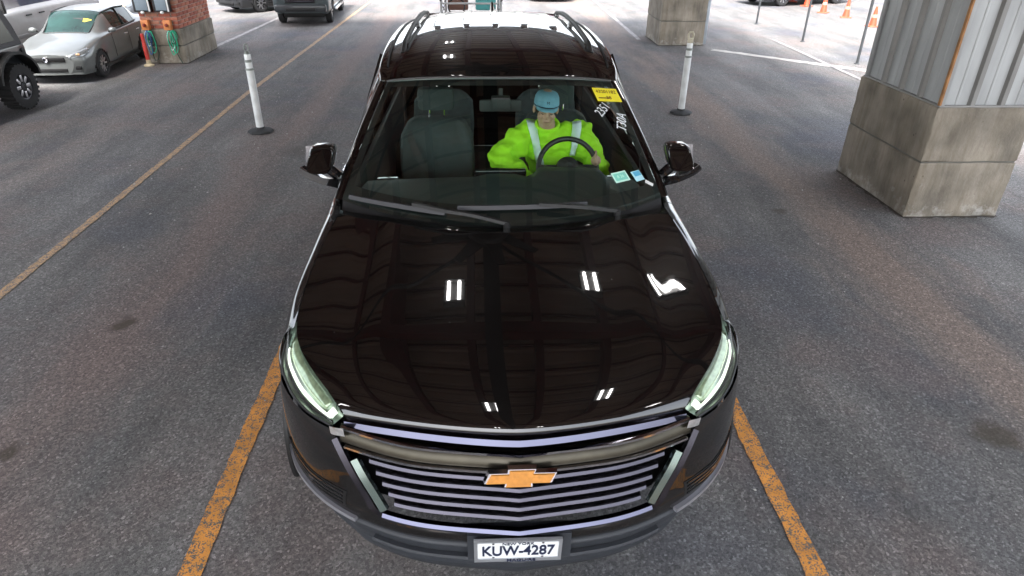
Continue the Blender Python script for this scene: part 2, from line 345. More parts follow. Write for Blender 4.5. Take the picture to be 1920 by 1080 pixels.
# ------------------------------------------------------------------ concrete piers
CONC = mat('concrete', (0.225, 0.198, 0.160), 0.9, var=0.38, vscale=2.6, bump=0.55, bscale=38, detail=9)
def weathered(m):
    nt, b = nodes_of(m); N = nt.nodes.new; L = nt.links.new; tc = N('ShaderNodeTexCoord'); co = tc.outputs['Object']
    v = N('ShaderNodeTexVoronoi'); v.inputs['Scale'].default_value = 11; L(co, v.inputs['Vector']); r1 = N('ShaderNodeValToRGB'); r1.color_ramp.elements[0].position = .06; r1.color_ramp.elements[0].color = (.35, .33, .3, 1); r1.color_ramp.elements[1].position = .13; L(v.outputs['Distance'], r1.inputs[0])
    n = N('ShaderNodeTexNoise'); n.inputs['Scale'].default_value = 3.2; n.inputs['Detail'].default_value = 5; n.inputs['Roughness'].default_value = .7; L(co, n.inputs['Vector'])
    r2 = N('ShaderNodeValToRGB'); r2.color_ramp.elements[0].position = .50; r2.color_ramp.elements[0].color = (0, 0, 0, 1); r2.color_ramp.elements[1].position = .60; L(n.outputs['Fac'], r2.inputs[0])
    mm = N('ShaderNodeMixRGB'); mm.blend_type = 'MIX'; L(r2.outputs[0], mm.inputs[0]); mm.inputs[1].default_value = (1, 1, 1, 1); L(r1.outputs[0], mm.inputs[2])
    old = b.inputs['Base Color'].links[0].from_socket; m1 = N('ShaderNodeMixRGB'); m1.blend_type = 'MULTIPLY'; m1.inputs[0].default_value = .8; L(old, m1.inputs[1]); L(mm.outputs[0], m1.inputs[2])
    mz = N('ShaderNodeMapping'); mz.inputs['Scale'].default_value = (7, 7, .9); L(co, mz.inputs[0]); nz = N('ShaderNodeTexNoise'); nz.inputs['Scale'].default_value = 1.0; nz.inputs['Detail'].default_value = 5; nz.inputs['Roughness'].default_value = .7; L(mz.outputs[0], nz.inputs['Vector'])
    rz = N('ShaderNodeValToRGB'); rz.color_ramp.elements[0].position = .36; rz.color_ramp.elements[0].color = (.66, .63, .58, 1); rz.color_ramp.elements[1].position = .6; rz.color_ramp.elements[1].color = (1.08, 1.08, 1.08, 1); L(nz.outputs['Fac'], rz.inputs[0])
    m0 = N('ShaderNodeMixRGB'); m0.blend_type = 'MULTIPLY'; m0.inputs[0].default_value = .8; L(m1.outputs[0], m0.inputs[1]); L(rz.outputs[0], m0.inputs[2]); m1 = m0
    # pale scuffs and splashed salt in the lowest hand's breadth
    sp = N('ShaderNodeSeparateXYZ'); L(co, sp.inputs[0]); mr = N('ShaderNodeMapRange'); mr.inputs[1].default_value = .02; mr.inputs[2].default_value = .26; mr.inputs[3].default_value = .10; mr.inputs[4].default_value = -.10; L(sp.outputs[2], mr.inputs[0])
    n2 = N('ShaderNodeTexNoise'); n2.inputs['Scale'].default_value = 8; n2.inputs['Detail'].default_value = 6; n2.inputs['Roughness'].default_value = .7; L(co, n2.inputs['Vector']); ad = N('ShaderNodeMath'); L(mr.outputs[0], ad.inputs[0]); L(n2.outputs['Fac'], ad.inputs[1])
    r3 = N('ShaderNodeValToRGB'); r3.color_ramp.elements[0].position = .56; r3.color_ramp.elements[0].color = (0, 0, 0, 1); r3.color_ramp.elements[1].position = .74; r3.color_ramp.elements[1].color = (.5, .5, .5, 1); L(ad.outputs[0], r3.inputs[0])
    m2 = N('ShaderNodeMixRGB'); L(r3.outputs[0], m2.inputs[0]); L(m1.outputs[0], m2.inputs[1]); m2.inputs[2].default_value = (.50, .49, .46, 1); L(m2.outputs[0], b.inputs['Base Color'])
weathered(CONC)
CONC_D = mat('concrete_joint', (0.12, 0.115, 0.10), 0.95, var=0.2)
CLAD = mat('galvanised_cladding', (0.36, 0.37, 0.37), 0.42, 0.35, var=0.22, vscale=4.5, bump=0.08, bscale=6, stretch=(1, 1, 0.25), rvar=0.08, detail=8)
CLAD_D = mat('cladding_rib_paint', (0.21, 0.205, 0.195), 0.5, 0.3, var=0.14, vscale=2)
RUST = mat('rusty_corner_flashing', (0.33, 0.16, 0.06), 0.75, 0.2, var=0.4, vscale=9, bump=0.2)
def rough_block(lo, hi, seed, amp=0.006):
    """weathered block with uneven faces and chipped edges"""
    rnd = random.Random(seed); bm = bmesh.new(); bmesh.ops.create_cube(bm, size=1)
    for q in bm.verts: q.co = Vector([(lo[k]+hi[k])/2 + q.co[k]*(hi[k]-lo[k]) for k in range(3)])
    bmesh.ops.bevel(bm, geom=bm.edges[:], offset=0.014, segments=2, profile=0.5, affect='EDGES')
    bmesh.ops.subdivide_edges(bm, edges=[e for e in bm.edges if e.calc_length() > 0.2], cuts=5, use_grid_fill=True)
    for q in bm.verts:
        q.co += Vector([rnd.uniform(-amp, amp) * (0.4 if k == 2 else 1) for k in range(3)])
    mb = MB(); mb.bm(bm); return mb
def pier(name, x0, x1, y0, y1, h, top):
    t = empty(name, ((x0+x1)/2, (y0+y1)/2, 0)); cx, cy = (x0+x1)/2, (y0+y1)/2; a, b = (x1-x0)/2, (y1-y0)/2; hm = h * 0.52
    MB().box((-a+.012, -b+.012, 0.002), (a-.012, b-.012, h-.02)).build('mortar_core', CONC_D, t, smooth=False)
    rough_block((-a, -b, 0.0), (a, b, hm-.007), 3+int(x0*7)).build('concrete_block', CONC, t)
    rough_block((-a, -b, hm+.007), (a, b, h), 5+int(y0*3)).build('concrete_block', CONC, t)
    return t, a, b
t, a, b = pier('clad_column', 3.89, 4.80, 3.97, 5.31, 1.035, 4.4)
tag(t, 'square column of grey ribbed metal on a block concrete base at the right edge', 'column')
a2, b2 = a - 0.045, b - 0.045; Z0, Z1 = 1.037, 4.42
MB().box((-a2+.02, -b2+.02, Z0), (a2-.02, b2-.02, Z1)).build('steel_core', CLAD_D, t, smooth=False)
def cladface(o, d, n, width):
    k = 3 if width < 1 else 4; pw = width / k; nrm = Vector(n)
    for i in range(k):
        c0 = Vector(o) + Vector(d) * (pw * i + 0.03); c1 = Vector(o) + Vector(d) * (pw * (i + 1) - 0.03)
        mb = MB(); pr = []
        # flat pan with a small stiffening crease in its middle
        for f, off in ((0, 0), (.44, 0), (.47, .006), (.53, .006), (.56, 0), (1, 0)): pr.append(c0.lerp(c1, f) - nrm * (0.006 - off) )
        V = [Vector((q.x, q.y, Z0)) for q in pr] + [Vector((q.x, q.y, Z1)) for q in pr]; m_ = len(pr)
        mesh_obj('panel', V, [(j, j+1, m_+j+1, m_+j) for j in range(m_-1)], CLAD, t, smooth=False)
    for i in range(k + 1):
        if i in (0, k): continue
        c = Vector(o) + Vector(d) * (pw * i); dd = Vector(d); q = [c - dd*.036 - nrm*.008, c - dd*.02 + nrm*.024, c + dd*.02 + nrm*.024, c + dd*.036 - nrm*.008]
        V = [Vector((s.x, s.y, Z0)) for s in q] + [Vector((s.x, s.y, Z1)) for s in q]
        mesh_obj('rib', V, [(0,1,5,4),(1,2,6,5),(2,3,7,6),(3,2,1,0)], CLAD_D, t, smooth=False)
cladface((-a2, -b2, 0), (1, 0, 0), (0, -1, 0), 2*a2)
cladface((-a2, b2, 0), (0, -1, 0), (-1, 0, 0), 2*b2)
cladface((a2, -b2, 0), (0, 1, 0), (1, 0, 0), 2*b2)
cladface((a2, b2, 0), (-1, 0, 0), (0, 1, 0), 2*a2)
for sx in (-1, 1):
    for sy in (-1, 1):
        MB().box((sx*a2-.022, sy*b2-.022, Z0), (sx*a2+.022, sy*b2+.022, Z1), 0.004).build('corner_flashing', CLAD, t)
        if sx < 0 and sy < 0: MB().box((-a2-.029, -b2-.026, Z0), (-a2-.012, -b2+.004, Z1)).build('rusty_edge', RUST, t, smooth=False)
MB().box((-a2-.03, -b2-.03, 1.025), (a2+.03, b2+.03, 1.05), .004).build('base_flashing', CLAD_D, t)

BRICK = [mat('brick_%d' % i, c, 0.9, var=0.22, vscale=14, bump=0.4, bscale=70) for i, c in enumerate([(.36,.115,.075), (.42,.15,.095), (.30,.09,.06), (.40,.18,.12)])]
MORT = mat('mortar', (0.36, 0.32, 0.28), 0.95, var=0.15, bump=0.3)
bmes = [MB().box((-.0975, -.046, -.0285), (.0975, .046, .0285), .005).build('brick', BRICK[i]) for i in range(4)]
def brick_shaft(t, a, b, z0, z1, zfar):
    """running-bond brick, each brick a piece, round the outside of a shaft"""
    MB().box((-a+.012, -b+.012, z0), (a-.012, b-.012, zfar)).build('mortar_core', MORT, t, smooth=False)
    z = z0 + .035; row = 0
    while z < z1:
        for (axis, half, other, sgn) in ((0, a, b, -1), (0, a, b, 1), (1, b, a, -1), (1, b, a, 1)):
            n = int(round(2*half / .205)); st = 2*half / n; off = (row % 2) * st * 0.5
            for i in range(n + (row % 2)):
                u = -half + st * (i + .5) - off
                if u - .05 < -half or u + .05 > half: 
                    u = max(-half + .05, min(half - .05, u)); sc_ = .48
                else: sc_ = st / .205
                p_ = (u, sgn*(other-.046), z) if axis == 0 else (sgn*(other-.046), u, z)
                share(random.choice(bmes), t, p_, (0, 0, 0 if axis == 0 else math.pi/2), (sc_*random.uniform(.96, .99), 1 + random.uniform(0, .05), 1))
        z += .0675; row += 1
    MB().box((-a, -b, z - .033), (a, b, zfar), .01).build('upper_shaft', BRICK[0], t)
t2, a, b = pier('concrete_pier', 3.82, 4.80, 13.45, 14.75, 0.955, 4.4)
tag(t2, 'olive grey concrete pier at the far edge of the shelter behind the right post', 'pier')
brick_shaft(t2, a - .03, b - .03, .957, 1.15, 4.42)
SIGNG = mat('sheet_steel', (0.30, 0.33, 0.36), 0.5, 0.5, var=0.15)
MB().box((a+.005, -b+.03, 0.03), (a+.07, -b+.19, 1.4), .01).build('downpipe', SIGNG, t2)

t3, a, b = pier('brick_pier', -6.27, -5.56, 11.42, 13.05, 0.60, 4.4)
tag(t3, 'red brick pier on a pale concrete base with cables hung on its front', 'pier')
brick_shaft(t3, a - .02, b - .02, .602, 1.32, 4.42)
for o in bmes: bpy.data.objects.remove(o)
# control boxes, cables and cabinets on its front
ORB = mat('faded_orange_box', (0.62, 0.22, 0.07), 0.55, var=0.25, vscale=12)
BLKP = mat('black_plastic', (0.02, 0.02, 0.021), 0.45, var=0.2, vscale=20)
CABG = mat('grey_cabinet', (0.22, 0.27, 0.31), 0.45, 0.2, var=0.12)
WHP = mat('white_enamel', (0.75, 0.75, 0.73), 0.4, var=0.08)
REDP = mat('red_enamel', (0.48, 0.035, 0.025), 0.5, var=0.2)
HOSE = [mat('blue_cable', (0.04, 0.12, 0.32), 0.5, var=0.3), mat('green_cable', (0.03, 0.42, 0.24), 0.5, var=0.25), mat('dark_cable', (0.02, 0.05, 0.04), 0.5), mat('pale_cable', (0.55, 0.65, 0.62), 0.5)]
def on_pier(name, label, cat, x, z):
    return tag(empty(name, (-5.915 + x, 11.415, z)), label, cat)
for x, lab in ((-.225, 'orange switch box low on the brick pier front, the left one'), (.165, 'orange switch box low on the brick pier front, the right one')):
    q = on_pier('switch_box', lab, 'switch box', x, .68); q['group'] = 'switch boxes on the brick pier'
    MB().box((-.065, -.085, -.085), (.065, .012, .085), .012).build('case', ORB, q)
    MB().lathe([(.028, 0), (.028, .03), (.018, .05), (1e-5, .052)], 14, frame((0, -.085, 0), (1, 0, 0), (0, 0, 1))).build('knob', mat('dark_red_knob', (.20, .02, .015), .4), q)
for x, wz, lab in ((-.20, .30, 'grey steel cabinet with a white frame up on the brick pier, left'), (.14, .28, 'grey steel cabinet with a white frame up on the brick pier, right')):
    q = on_pier('steel_cabinet', lab, 'cabinet', x, 1.06); q['group'] = 'steel cabinets on the brick pier'
    MB().box((-wz/2, -.09, -.16), (wz/2, .01, .45), .012).build('case', BLKP, q)
    MB().box((-wz/2+.045, -.097, -.13), (wz/2-.045, -.088, .40), .003).build('door', CABG, q)
    MB().box((wz/2-.035, -.10, -.15), (wz/2-.008, -.085, .42), .003).build('side_trim', WHP, q)
    MB().ellip((0, -.10, -.165), .035, .02, .025).build('lamp', WHP, q)
rnd = random.Random(4)
for x, main, lab in ((-.20, 0, 'coiled blue and pale jump cables hanging from the left switch box'), (.19, 1, 'coiled bright green jump cables hanging from the right switch box')):
    q = on_pier('cable_bundle', lab, 'cables', x, .58); q['group'] = 'cables on the brick pier'
    for k in range(7):
        hgt = .16 + .035 * k * rnd.uniform(.6, 1.3); wd = .03 + rnd.uniform(0, .035); x0 = rnd.uniform(-.05, .05)
        path = [(x0 + wd * math.sin(2*math.pi*i/18), -.03 - .01*k + .012*math.cos(3*2*math.pi*i/18), -hgt/2 + hgt/2*math.cos(2*math.pi*i/18)) for i in range(18)]
        MB().tube(path, .009, 6, closed=True).build('cable_loop', HOSE[3] if k % 3 == 1 else HOSE[main if k % 3 == 0 else (1 if k > 3 else 2)], q)
    s_ = -1 if main == 0 else 1
    MB().tube([(0, -.03, -.05), (.07, -.05, -.22), (.10, -.05, -.38), (.06, -.05, -.5), (.0, -.05, -.52), (-.02, -.05, -.42), (.03, -.04, -.3)] if main == 0 else [(-.02, -.03, -.05), (-.03, -.06, -.25), (.02, -.06, -.35), (.08, -.07, -.5), (.12, -.1, -.56)], .008, 6).build('loose_cable', HOSE[2], q)
q = tag(empty('guard_post', (-6.17, 11.20, 0)), 'short red post with a cream foot beside the brick pier', 'post')
MB().lathe([(.09, 0), (.09, .02), (.045, .04), (.04, .1), (.038, .11)], 14).build('foot', mat('cream_paint', (.5, .42, .28), .6, var=.2), q)
MB().lathe([(.036, .1), (.036, .36), (.03, .37), (.03, .55), (1e-5, .56)], 14).build('shaft', REDP, q)

# ------------------------------------------------------------------ shelter roof (seen mirrored in the paint and glass)
can = tag(empty('shelter_roof', (0, 0, 0)), 'open drive-through shelter roof of sheet panels on brown steel purlins, mirrored in the bonnet', 'roof')
DECK = mat('roof_sheet_underside', (0.48, 0.33, 0.25), 0.7, 0.0, var=0.18, vscale=1.2)
PURL = mat('brown_purlin', (0.09, 0.006, 0.003), 0.6, 0.0, var=0.25, vscale=5)
BEAM = mat('dark_steel_beam', (0.012, 0.012, 0.013), 0.6, var=0.2)
CX0, CX1, CY0, CY1, CZ = -7.4, 5.4, -5.0, 14.9, 4.42
y_ = CY0
while y_ < CY1 - .01:                                     # ribbed roof sheets, ribs running across the lanes
    pr = [(0, 0), (.10, 0), (.13, .04), (.17, .04), (.20, 0), (.42, 0), (.45, .04), (.49, .04), (.52, 0), (.61, 0)]
    pr = [(q[0] * .6222 / .61, q[1]) for q in pr]; n = len(pr)
    V = [(CX0, y_ + q[0], CZ + q[1]) for q in pr] + [(CX1, y_ + q[0], CZ + q[1]) for q in pr] + [(CX0, y_ + q[0], CZ + .07) for q in pr] + [(CX1, y_ + q[0], CZ + .07) for q in pr]
    mesh_obj('roof_sheet', V, [(i, i+1, n+i+1, n+i) for i in range(n-1)] + [(2*n+i, 3*n+i, 3*n+i+1, 2*n+i+1) for i in range(n-1)], DECK, can, smooth=False)
    MB().box((CX0, y_ - .022, CZ - .035), (CX1, y_ + .022, CZ - .002)).build('sheet_batten', PURL, can, smooth=False); y_ += .62194
x = -6.9
while x < CX1:
    if abs(x) > .3: MB().box((x - .055, CY0, CZ - .20), (x + .055, CY1, CZ - .037)).build('purlin', PURL, can, smooth=False)
    x += .93
for y_ in (-2.1, 3.15, 8.4, 13.6):
    MB().box((CX0, y_ - .09, CZ - .40), (CX1, y_ + .09, CZ - .202)).build('cross_beam', PURL, can, smooth=False)
MB().box((-.19, CY0, CZ - .56), (.02, 5.0, CZ - .402)).build('main_beam', BEAM, can, smooth=False)
for s_ in (-1, 1):
    MB().tube([(-.1, 5.0, CZ - .48), (s_ * 4.2 - .1, .8, CZ - .48)], .030, 6).build('tie_rod', BEAM, can)
    MB().tube([(-.1, 5.0, CZ - .48), (s_ * 4.2 - .1, 9.2, CZ - .48)], .022, 6).build('tie_rod', BEAM, can)
for (lo, hi) in (((CX0 - .06, CY1, CZ - .42), (CX1 + .06, CY1 + .06, CZ + .15)), ((CX0 - .06, CY0 - .06, CZ - .42), (CX1 + .06, CY0, CZ + .15)), ((CX0 - .06, CY0, CZ - .42), (CX0, CY1, CZ + .15)), ((CX1, CY0, CZ - .42), (CX1 + .06, CY1, CZ + .15))):
    MB().box(lo, hi).build('fascia', CLAD, can, smooth=False)
fan = tag(empty('ceiling_fan', (-.1, 5.0, 3.80)), 'small dark ceiling fan under the shelter roof, mirrored at the top of the bonnet', 'fan')
MB().lathe([(.20, -.10), (.30, -.06), (.32, .03), (.12, .09), (.05, .12), (.05, .4)], 20).build('hub', BEAM, fan)
for i in range(8):
    a_ = 2*math.pi*i/8 + .2; d = Vector((math.cos(a_), math.sin(a_), 0)); n_ = Vector((-d.y, d.x, .12))
    V = [d*.18 - n_*.12, d*.18 + n_*.12, d*.82 + n_*.06, d*.82 - n_*.06]; V = V + [q + Vector((0, 0, .018)) for q in V]
    mesh_obj('blade', V, [(0,1,2,3),(7,6,5,4),(0,4,5,1),(1,5,6,2),(2,6,7,3),(3,7,4,0)], BEAM, fan, smooth=False)
TUBE = emit('lit_fluorescent_tube', (1.0, 0.97, 0.95), 6.0)
LAMPH = mat('lamp_housing', (0.06, 0.06, 0.06), 0.6)
lamps = [(-.59, 3.75, 0), (1.30, 3.98, 0), (2.59, 4.3, .5), (-.25, 1.0, 0), (1.45, 1.2, 0), (-.74, 6.9, 0), (-.80, 9.6, 0), (-4.3, 4.7, 0), (-4.3, -1.0, 0), (3.5, -1.0, 0), (3.6, 9.6, 0), (-.75, -3.9, 0), (1.25, -3.9, 0), (-4.3, 9.6, 0)]
words = ['left of the beam above the car roof', 'right of the beam above the car roof', 'turned askew near the clad column', 'above the bonnet left', 'above the bonnet right', 'beyond the fan left of the main beam', 'at the far end of the beam', 'over the left lane beyond the post', 'over the left lane near', 'over the right lane near', 'over the right lane far', 'behind the camera left', 'behind the camera right', 'over the brick pier lane']
lp0 = None
for (x, y_, rz), wd in zip(lamps, words):
    if lp0 is None:
        q = empty('tube_lamp'); MB().box((-.14, -.24, .03), (.14, .24, .09), .006).build('housing', LAMPH, q)
        for s_ in (-.07, .07): MB().tube([(s_, -.20, 0), (s_, .20, 0)], .022, 8).build('tube', TUBE, q)
        for s_ in (-.22, .22): MB().box((-.13, s_ - .012, -.03), (.13, s_ + .012, .03)).build('end_cap', LAMPH, q, smooth=False)
        lp0 = q
    else: q = copy_tree(lp0)
    q.location = (x, y_, CZ - .50); q.rotation_euler = (0, 0, rz)
    tag(q, 'lit twin tube lamp under the shelter roof, ' + wd, 'lamp', 'tube lamps under the shelter roof')

# ------------------------------------------------------------------ delineator posts
WPOST = mat('white_post_plastic', (0.62, 0.63, 0.62), 0.5, var=0.18, vscale=7, bump=0.05)
RUB = mat('black_rubber', (0.028, 0.029, 0.03), 0.8, var=0.25, vscale=10, bump=0.3)
BAND = mat('reflective_band', (0.85, 0.87, 0.86), 0.25, var=0.05)
GRIME = mat('grimy_grey_plastic', (0.24, 0.26, 0.24), 0.6, var=0.3, vscale=20)
CREAM = mat('yellowed_plastic', (0.55, 0.50, 0.38), 0.55, var=0.2, vscale=15)
def bollard(loc, label, loop, rz):
    t = tag(empty('delineator_post', loc, rz), label, 'post', 'white posts either side of the lane')
    MB().lathe([(.155, .0), (.16, .012), (.15, .03), (.10, .042), (.06, .05), (.055, .07)], 8).build('base', RUB, t)
    MB().lathe([(.048, .055), (.046, .10), (.046, .78), (.040, .79)], 20).build('shaft', WPOST, t)
    MB().lathe([(.050, .775), (.052, .785), (.050, .80), (.042, .80)], 20).build('collar', GRIME, t)
    MB().lathe([(.0415, .80), (.0415, .87)], 20).build('reflective_band', BAND, t)
    MB().lathe([(.044, .87), (.044, .885), (.040, .90)], 20).build('collar', GRIME, t)
    MB().lathe([(.0395, .90), (.0395, .955), (.036, .965)], 20).build('reflective_band', BAND, t)
    if loop:
        MB().lathe([(.034, .965), (.030, .99), (.018, 1.0), (1e-5, 1.0)], 14).build('neck', GRIME, t)
        MB().tube([(.022*math.cos(u), 0, 1.035 + .045*math.sin(u)) for u in [2*math.pi*i/16 for i in range(16)]], .009, 8, closed=True).build('handle_loop', GRIME, t)
    else:
        MB().box((-.038, -.022, .965), (.038, .022, 1.03), .01).build('neck', CREAM, t)
        path = [(-.03, 0, 1.02), (-.034, 0, 1.08), (-.02, 0, 1.105), (.02, 0, 1.105), (.034, 0, 1.08), (.03, 0, 1.02)]
        MB().tube(path, .013, 8).build('handle_loop', CREAM, t)
bollard((-2.955, 6.91, 0), 'white post with a thin grey loop top left of the black car', True, .3)
bollard((2.775, 7.77, 0), 'white post with a cream handle top right of the black car', False, -.1)

# ------------------------------------------------------------------ fence posts and cones outside
STEEL = mat('weathered_steel', (0.06, 0.065, 0.07), 0.55, 0.4, var=0.25)
for (x, y_), wd in zip([(7.24, 11.4), (7.29, 14.0), (7.26, 16.8)], ['nearest of the three', 'middle one of the three', 'farthest of the three']):
    t = tag(empty('fence_post', (x, y_, 0)), 'thin dark steel post on the bright tarmac, ' + wd, 'post', 'thin steel posts')
    MB().tube([(0, 0, 0), (0.0, 0, 2.0)], .027, 8).build('pole', STEEL, t)
    MB().lathe([(.055, 0), (.055, .012), (.032, .02)], 10).build('foot_plate', STEEL, t)
    MB().lathe([(.032, 2.0), (.03, 2.02), (1e-5, 2.035)], 10).build('cap', STEEL, t)
ORG = mat('orange_cone_plastic', (0.50, 0.055, 0.018), 0.5, var=0.15, vscale=8)
c0 = None
for i, ((x, y_), wd) in enumerate(zip([(10.45, 22.1), (10.39, 20.8), (10.19, 19.2), (10.36, 18.15), (10.21, 16.4)], ['farthest, cut by the picture edge', 'second from the far end', 'middle one', 'second from the metal column', 'closest to the metal column'])):
    if c0 is None:
        c0 = t = empty('traffic_cone')
        MB().lathe([(.105, .028), (.10, .04), (.031, .50), (.027, .515), (1e-5, .515)], 20).build('cone_body', ORG, t)
        MB().box((-.15, -.15, 0), (.15, .15, .03), .012).build('base', mat('dirty_orange_plastic', (.55, .10, .05), .6, var=.2), t)
        MB().lathe([(.0745, .235), (.062, .315)], 20).build('reflective_collar', mat('dull_collar', (.55, .25, .18), .6), t)
    else: t = copy_tree(c0)
    t.location = (x, y_, 0); t.rotation_euler = (0, 0, .4 * i); t.scale = (.95,) * 3
    tag(t, 'orange traffic cone on the bright tarmac, ' + wd, 'traffic cone', 'cones in a row outside')

# ------------------------------------------------------------------ loose grit and swept dirt
rg_ = random.Random(21); mb = MB()
for i in range(420):
    x = rg_.uniform(-4.2, 3.8); y_ = rg_.uniform(-.6, 9.5); r_ = rg_.uniform(.003, .0085) * (1 if y_ < 4 else 1.6)
    if -1.0 < x < 1.0 and y_ > 0: continue
    M = Matrix.Translation((x, y_, r_ * .4)) @ Matrix.Rotation(rg_.uniform(0, 6.28), 4, 'Z') @ Matrix.Diagonal((r_ * rg_.uniform(.7, 1.6), r_, r_ * .7, 1))
    mb.add([(1, 0, 0), (-1, 0, 0), (0, 1, 0), (0, -1, 0), (0, 0, 1), (0, 0, -.5)], [(0, 2, 4), (2, 1, 4), (1, 3, 4), (3, 0, 4), (2, 0, 5), (1, 2, 5), (3, 1, 5), (0, 3, 5)], M)
tag(mb.build('grit', mat('pale_grit', (.34, .33, .31), .9, var=.5, vscale=2), smooth=False), 'scattered pale grit on the tarmac', 'grit', kind='stuff')
DIRT = mat('swept_dirt', (.055, .046, .036), .95, var=.4, vscale=12, bump=.5, bscale=90)
def dirt_ring(x0, x1, y0, y1, wd, seed):
    """ragged line of dirt where a pier meets the ground"""
    r2 = random.Random(seed); P = []
    for (ax, ay, bx, by) in ((x0, y0, x1, y0), (x1, y0, x1, y1), (x1, y1, x0, y1), (x0, y1, x0, y0)):
        for i in range(24): P.append((lerp(ax, bx, i / 24), lerp(ay, by, i / 24)))
    cx, cy = (x0 + x1) / 2, (y0 + y1) / 2; V = []
    for (px, py) in P:
        d = Vector((px - cx, py - cy, 0)).normalized(); w_ = wd * r2.uniform(.15, 1.0); V += [(px - d.x * .03, py - d.y * .03, .0042), (px + d.x * w_, py + d.y * w_, .0042)]
    n = len(P); tag(mesh_obj('dirt', V, [(2*i, 2*i+1, (2*i+3) % (2*n), (2*i+2) % (2*n)) for i in range(n)], DIRT, smooth=False), kind='structure')
dirt_ring(3.89, 4.80, 3.97, 5.31, .055, 1); dirt_ring(3.82, 4.80, 13.45, 14.75, .06, 2); dirt_ring(-6.27, -5.56, 11.42, 13.05, .05, 3)

# ================================================================== BLACK SUV
PAINT = mat('black_car_paint', (0.0045, 0.0038, 0.0036), 0.30, 0.0, var=0.1, vscale=2, coat=1.0, spec=0.05)
def dusty(m):
    """sparse dust and dried drops on the paint"""
    nt, b = nodes_of(m); N = nt.nodes.new; L = nt.links.new
    tc = N('ShaderNodeTexCoord'); v = N('ShaderNodeTexVoronoi'); v.inputs['Scale'].default_value = 7.0; L(tc.outputs['Object'], v.inputs['Vector'])
    rp = N('ShaderNodeValToRGB'); rp.color_ramp.elements[0].position = .02; rp.color_ramp.elements[0].color = (1, 1, 1, 1); rp.color_ramp.elements[1].position = .035; rp.color_ramp.elements[1].color = (0, 0, 0, 1); L(v.outputs['Distance'], rp.inputs[0])
    n = N('ShaderNodeTexNoise'); n.inputs['Scale'].default_value = 2.6; L(tc.outputs['Object'], n.inputs['Vector']); r2 = N('ShaderNodeValToRGB'); r2.color_ramp.elements[0].position = .56; r2.color_ramp.elements[1].position = .6; L(n.outputs['Fac'], r2.inputs[0])
    ml = N('ShaderNodeMath'); ml.operation = 'MULTIPLY'; L(rp.outputs[0], ml.inputs[0]); L(r2.outputs[0], ml.inputs[1])
    d = N('ShaderNodeTexNoise'); d.inputs['Scale'].default_value = 420; d.inputs['Detail'].default_value = 2; L(tc.outputs['Object'], d.inputs['Vector']); r3 = N('ShaderNodeValToRGB'); r3.color_ramp.elements[0].position = .60; r3.color_ramp.elements[1].position = .78; r3.color_ramp.elements[0].position = .70; r3.color_ramp.elements[1].color = (.05, .05, .05, 1); L(d.outputs['Fac'], r3.inputs[0])
    mx = N('ShaderNodeMath'); mx.operation = 'MAXIMUM'; L(ml.outputs[0], mx.inputs[0]); L(r3.outputs[0], mx.inputs[1])
    old = b.inputs['Base Color'].links[0].from_socket; cm = N('ShaderNodeMixRGB'); L(mx.outputs[0], cm.inputs[0]); L(old, cm.inputs[1]); cm.inputs[2].default_value = (.28, .26, .24, 1); L(cm.outputs[0], b.inputs['Base Color'])
PAINT.node_tree.nodes['Principled BSDF'].inputs['Coat IOR'].default_value = 1.75
dusty(PAINT)
GREYP = mat('dark_grey_bumper_plastic', (0.026, 0.029, 0.035), 0.55, var=0.12, vscale=5, bump=0.12, bscale=240)
BLK = mat('matte_black_trim', (0.007, 0.007, 0.0075), 0.5, var=0.15, bump=0.1, bscale=160)
GBLK = mat('gloss_black_trim', (0.01, 0.01, 0.011), 0.12, coat=0.6)
SCHR = mat('satin_chrome', (0.095, 0.095, 0.135), 0.14, 1.0, var=0.06)
CHR = mat('chrome', (0.78, 0.78, 0.82), 0.08, 1.0, var=0.04)
DCHR = mat('smoked_chrome', (0.060, 0.057, 0.070), 0.24, .92, var=0.06)
GOLD = mat('gold_enamel', (0.56, 0.23, 0.035), 0.35, 0.35, var=0.14, vscale=60, coat=0.6)
TYRE = mat('tyre_rubber', (0.018, 0.018, 0.019), 0.85, var=0.2, bump=0.3, bscale=40)
ALLOY = mat('alloy_wheel', (0.55, 0.55, 0.57), 0.3, 0.9, var=0.06)
WGL = glass('windscreen_glass', (0.84, 0.97, 0.91), 1.95)
SGL = glass('dark_side_glass', (0.92, 0.96, 0.94), 1.5)
LENS = glass('headlamp_lens', (0.93, 0.96, 0.93), 1.5)

suv = tag(empty('sport_utility_vehicle', (0, 0, 0)), 'large black family car facing the camera between the orange lines', 'car')
# ---- bonnet
HC = [(.085, .897), (.105, .922), (.17, .950), (.36, .992), (.68, 1.040), (1.0, 1.082), (1.335, 1.117)]             # centre line (y, z)
HE = [(.632, .235, .868), (.655, .262, .890), (.72, .345, .918), (.825, .49, .950), (.900, .665, .983), (.912, .95, 1.020), (.898, 1.30, 1.066), (.868, 1.62, 1.106)]
def smooth(a, b, x): t = max(0, min(1, (x - a) / (b - a))); return t * t * (3 - 2 * t)
def hood_pt(v, s):
    i = v * (len(HC) - 1); yc = pchip(range(len(HC)), [q[0] for q in HC], i); zc = pchip(range(len(HC)), [q[1] for q in HC], i)
    e = curve(HE, v); x = s * e.x; y = yc + (e.y - yc) * s ** 1.7; z = zc + (e.z - zc) * s ** 2.2
    rise = smooth(.06, .5, v)
    z += rise * .006 * smooth(.46, .60, x) * (1 - smooth(.60, .72, x))
    return Vector((x, y, z))
vs_ = [0, .04, .08, .12, .16, .2] + [.2 + .8 * i / 34 for i in range(1, 35)]
hg = [[hood_pt(v, i / 40) for i in range(41)] for v in vs_]
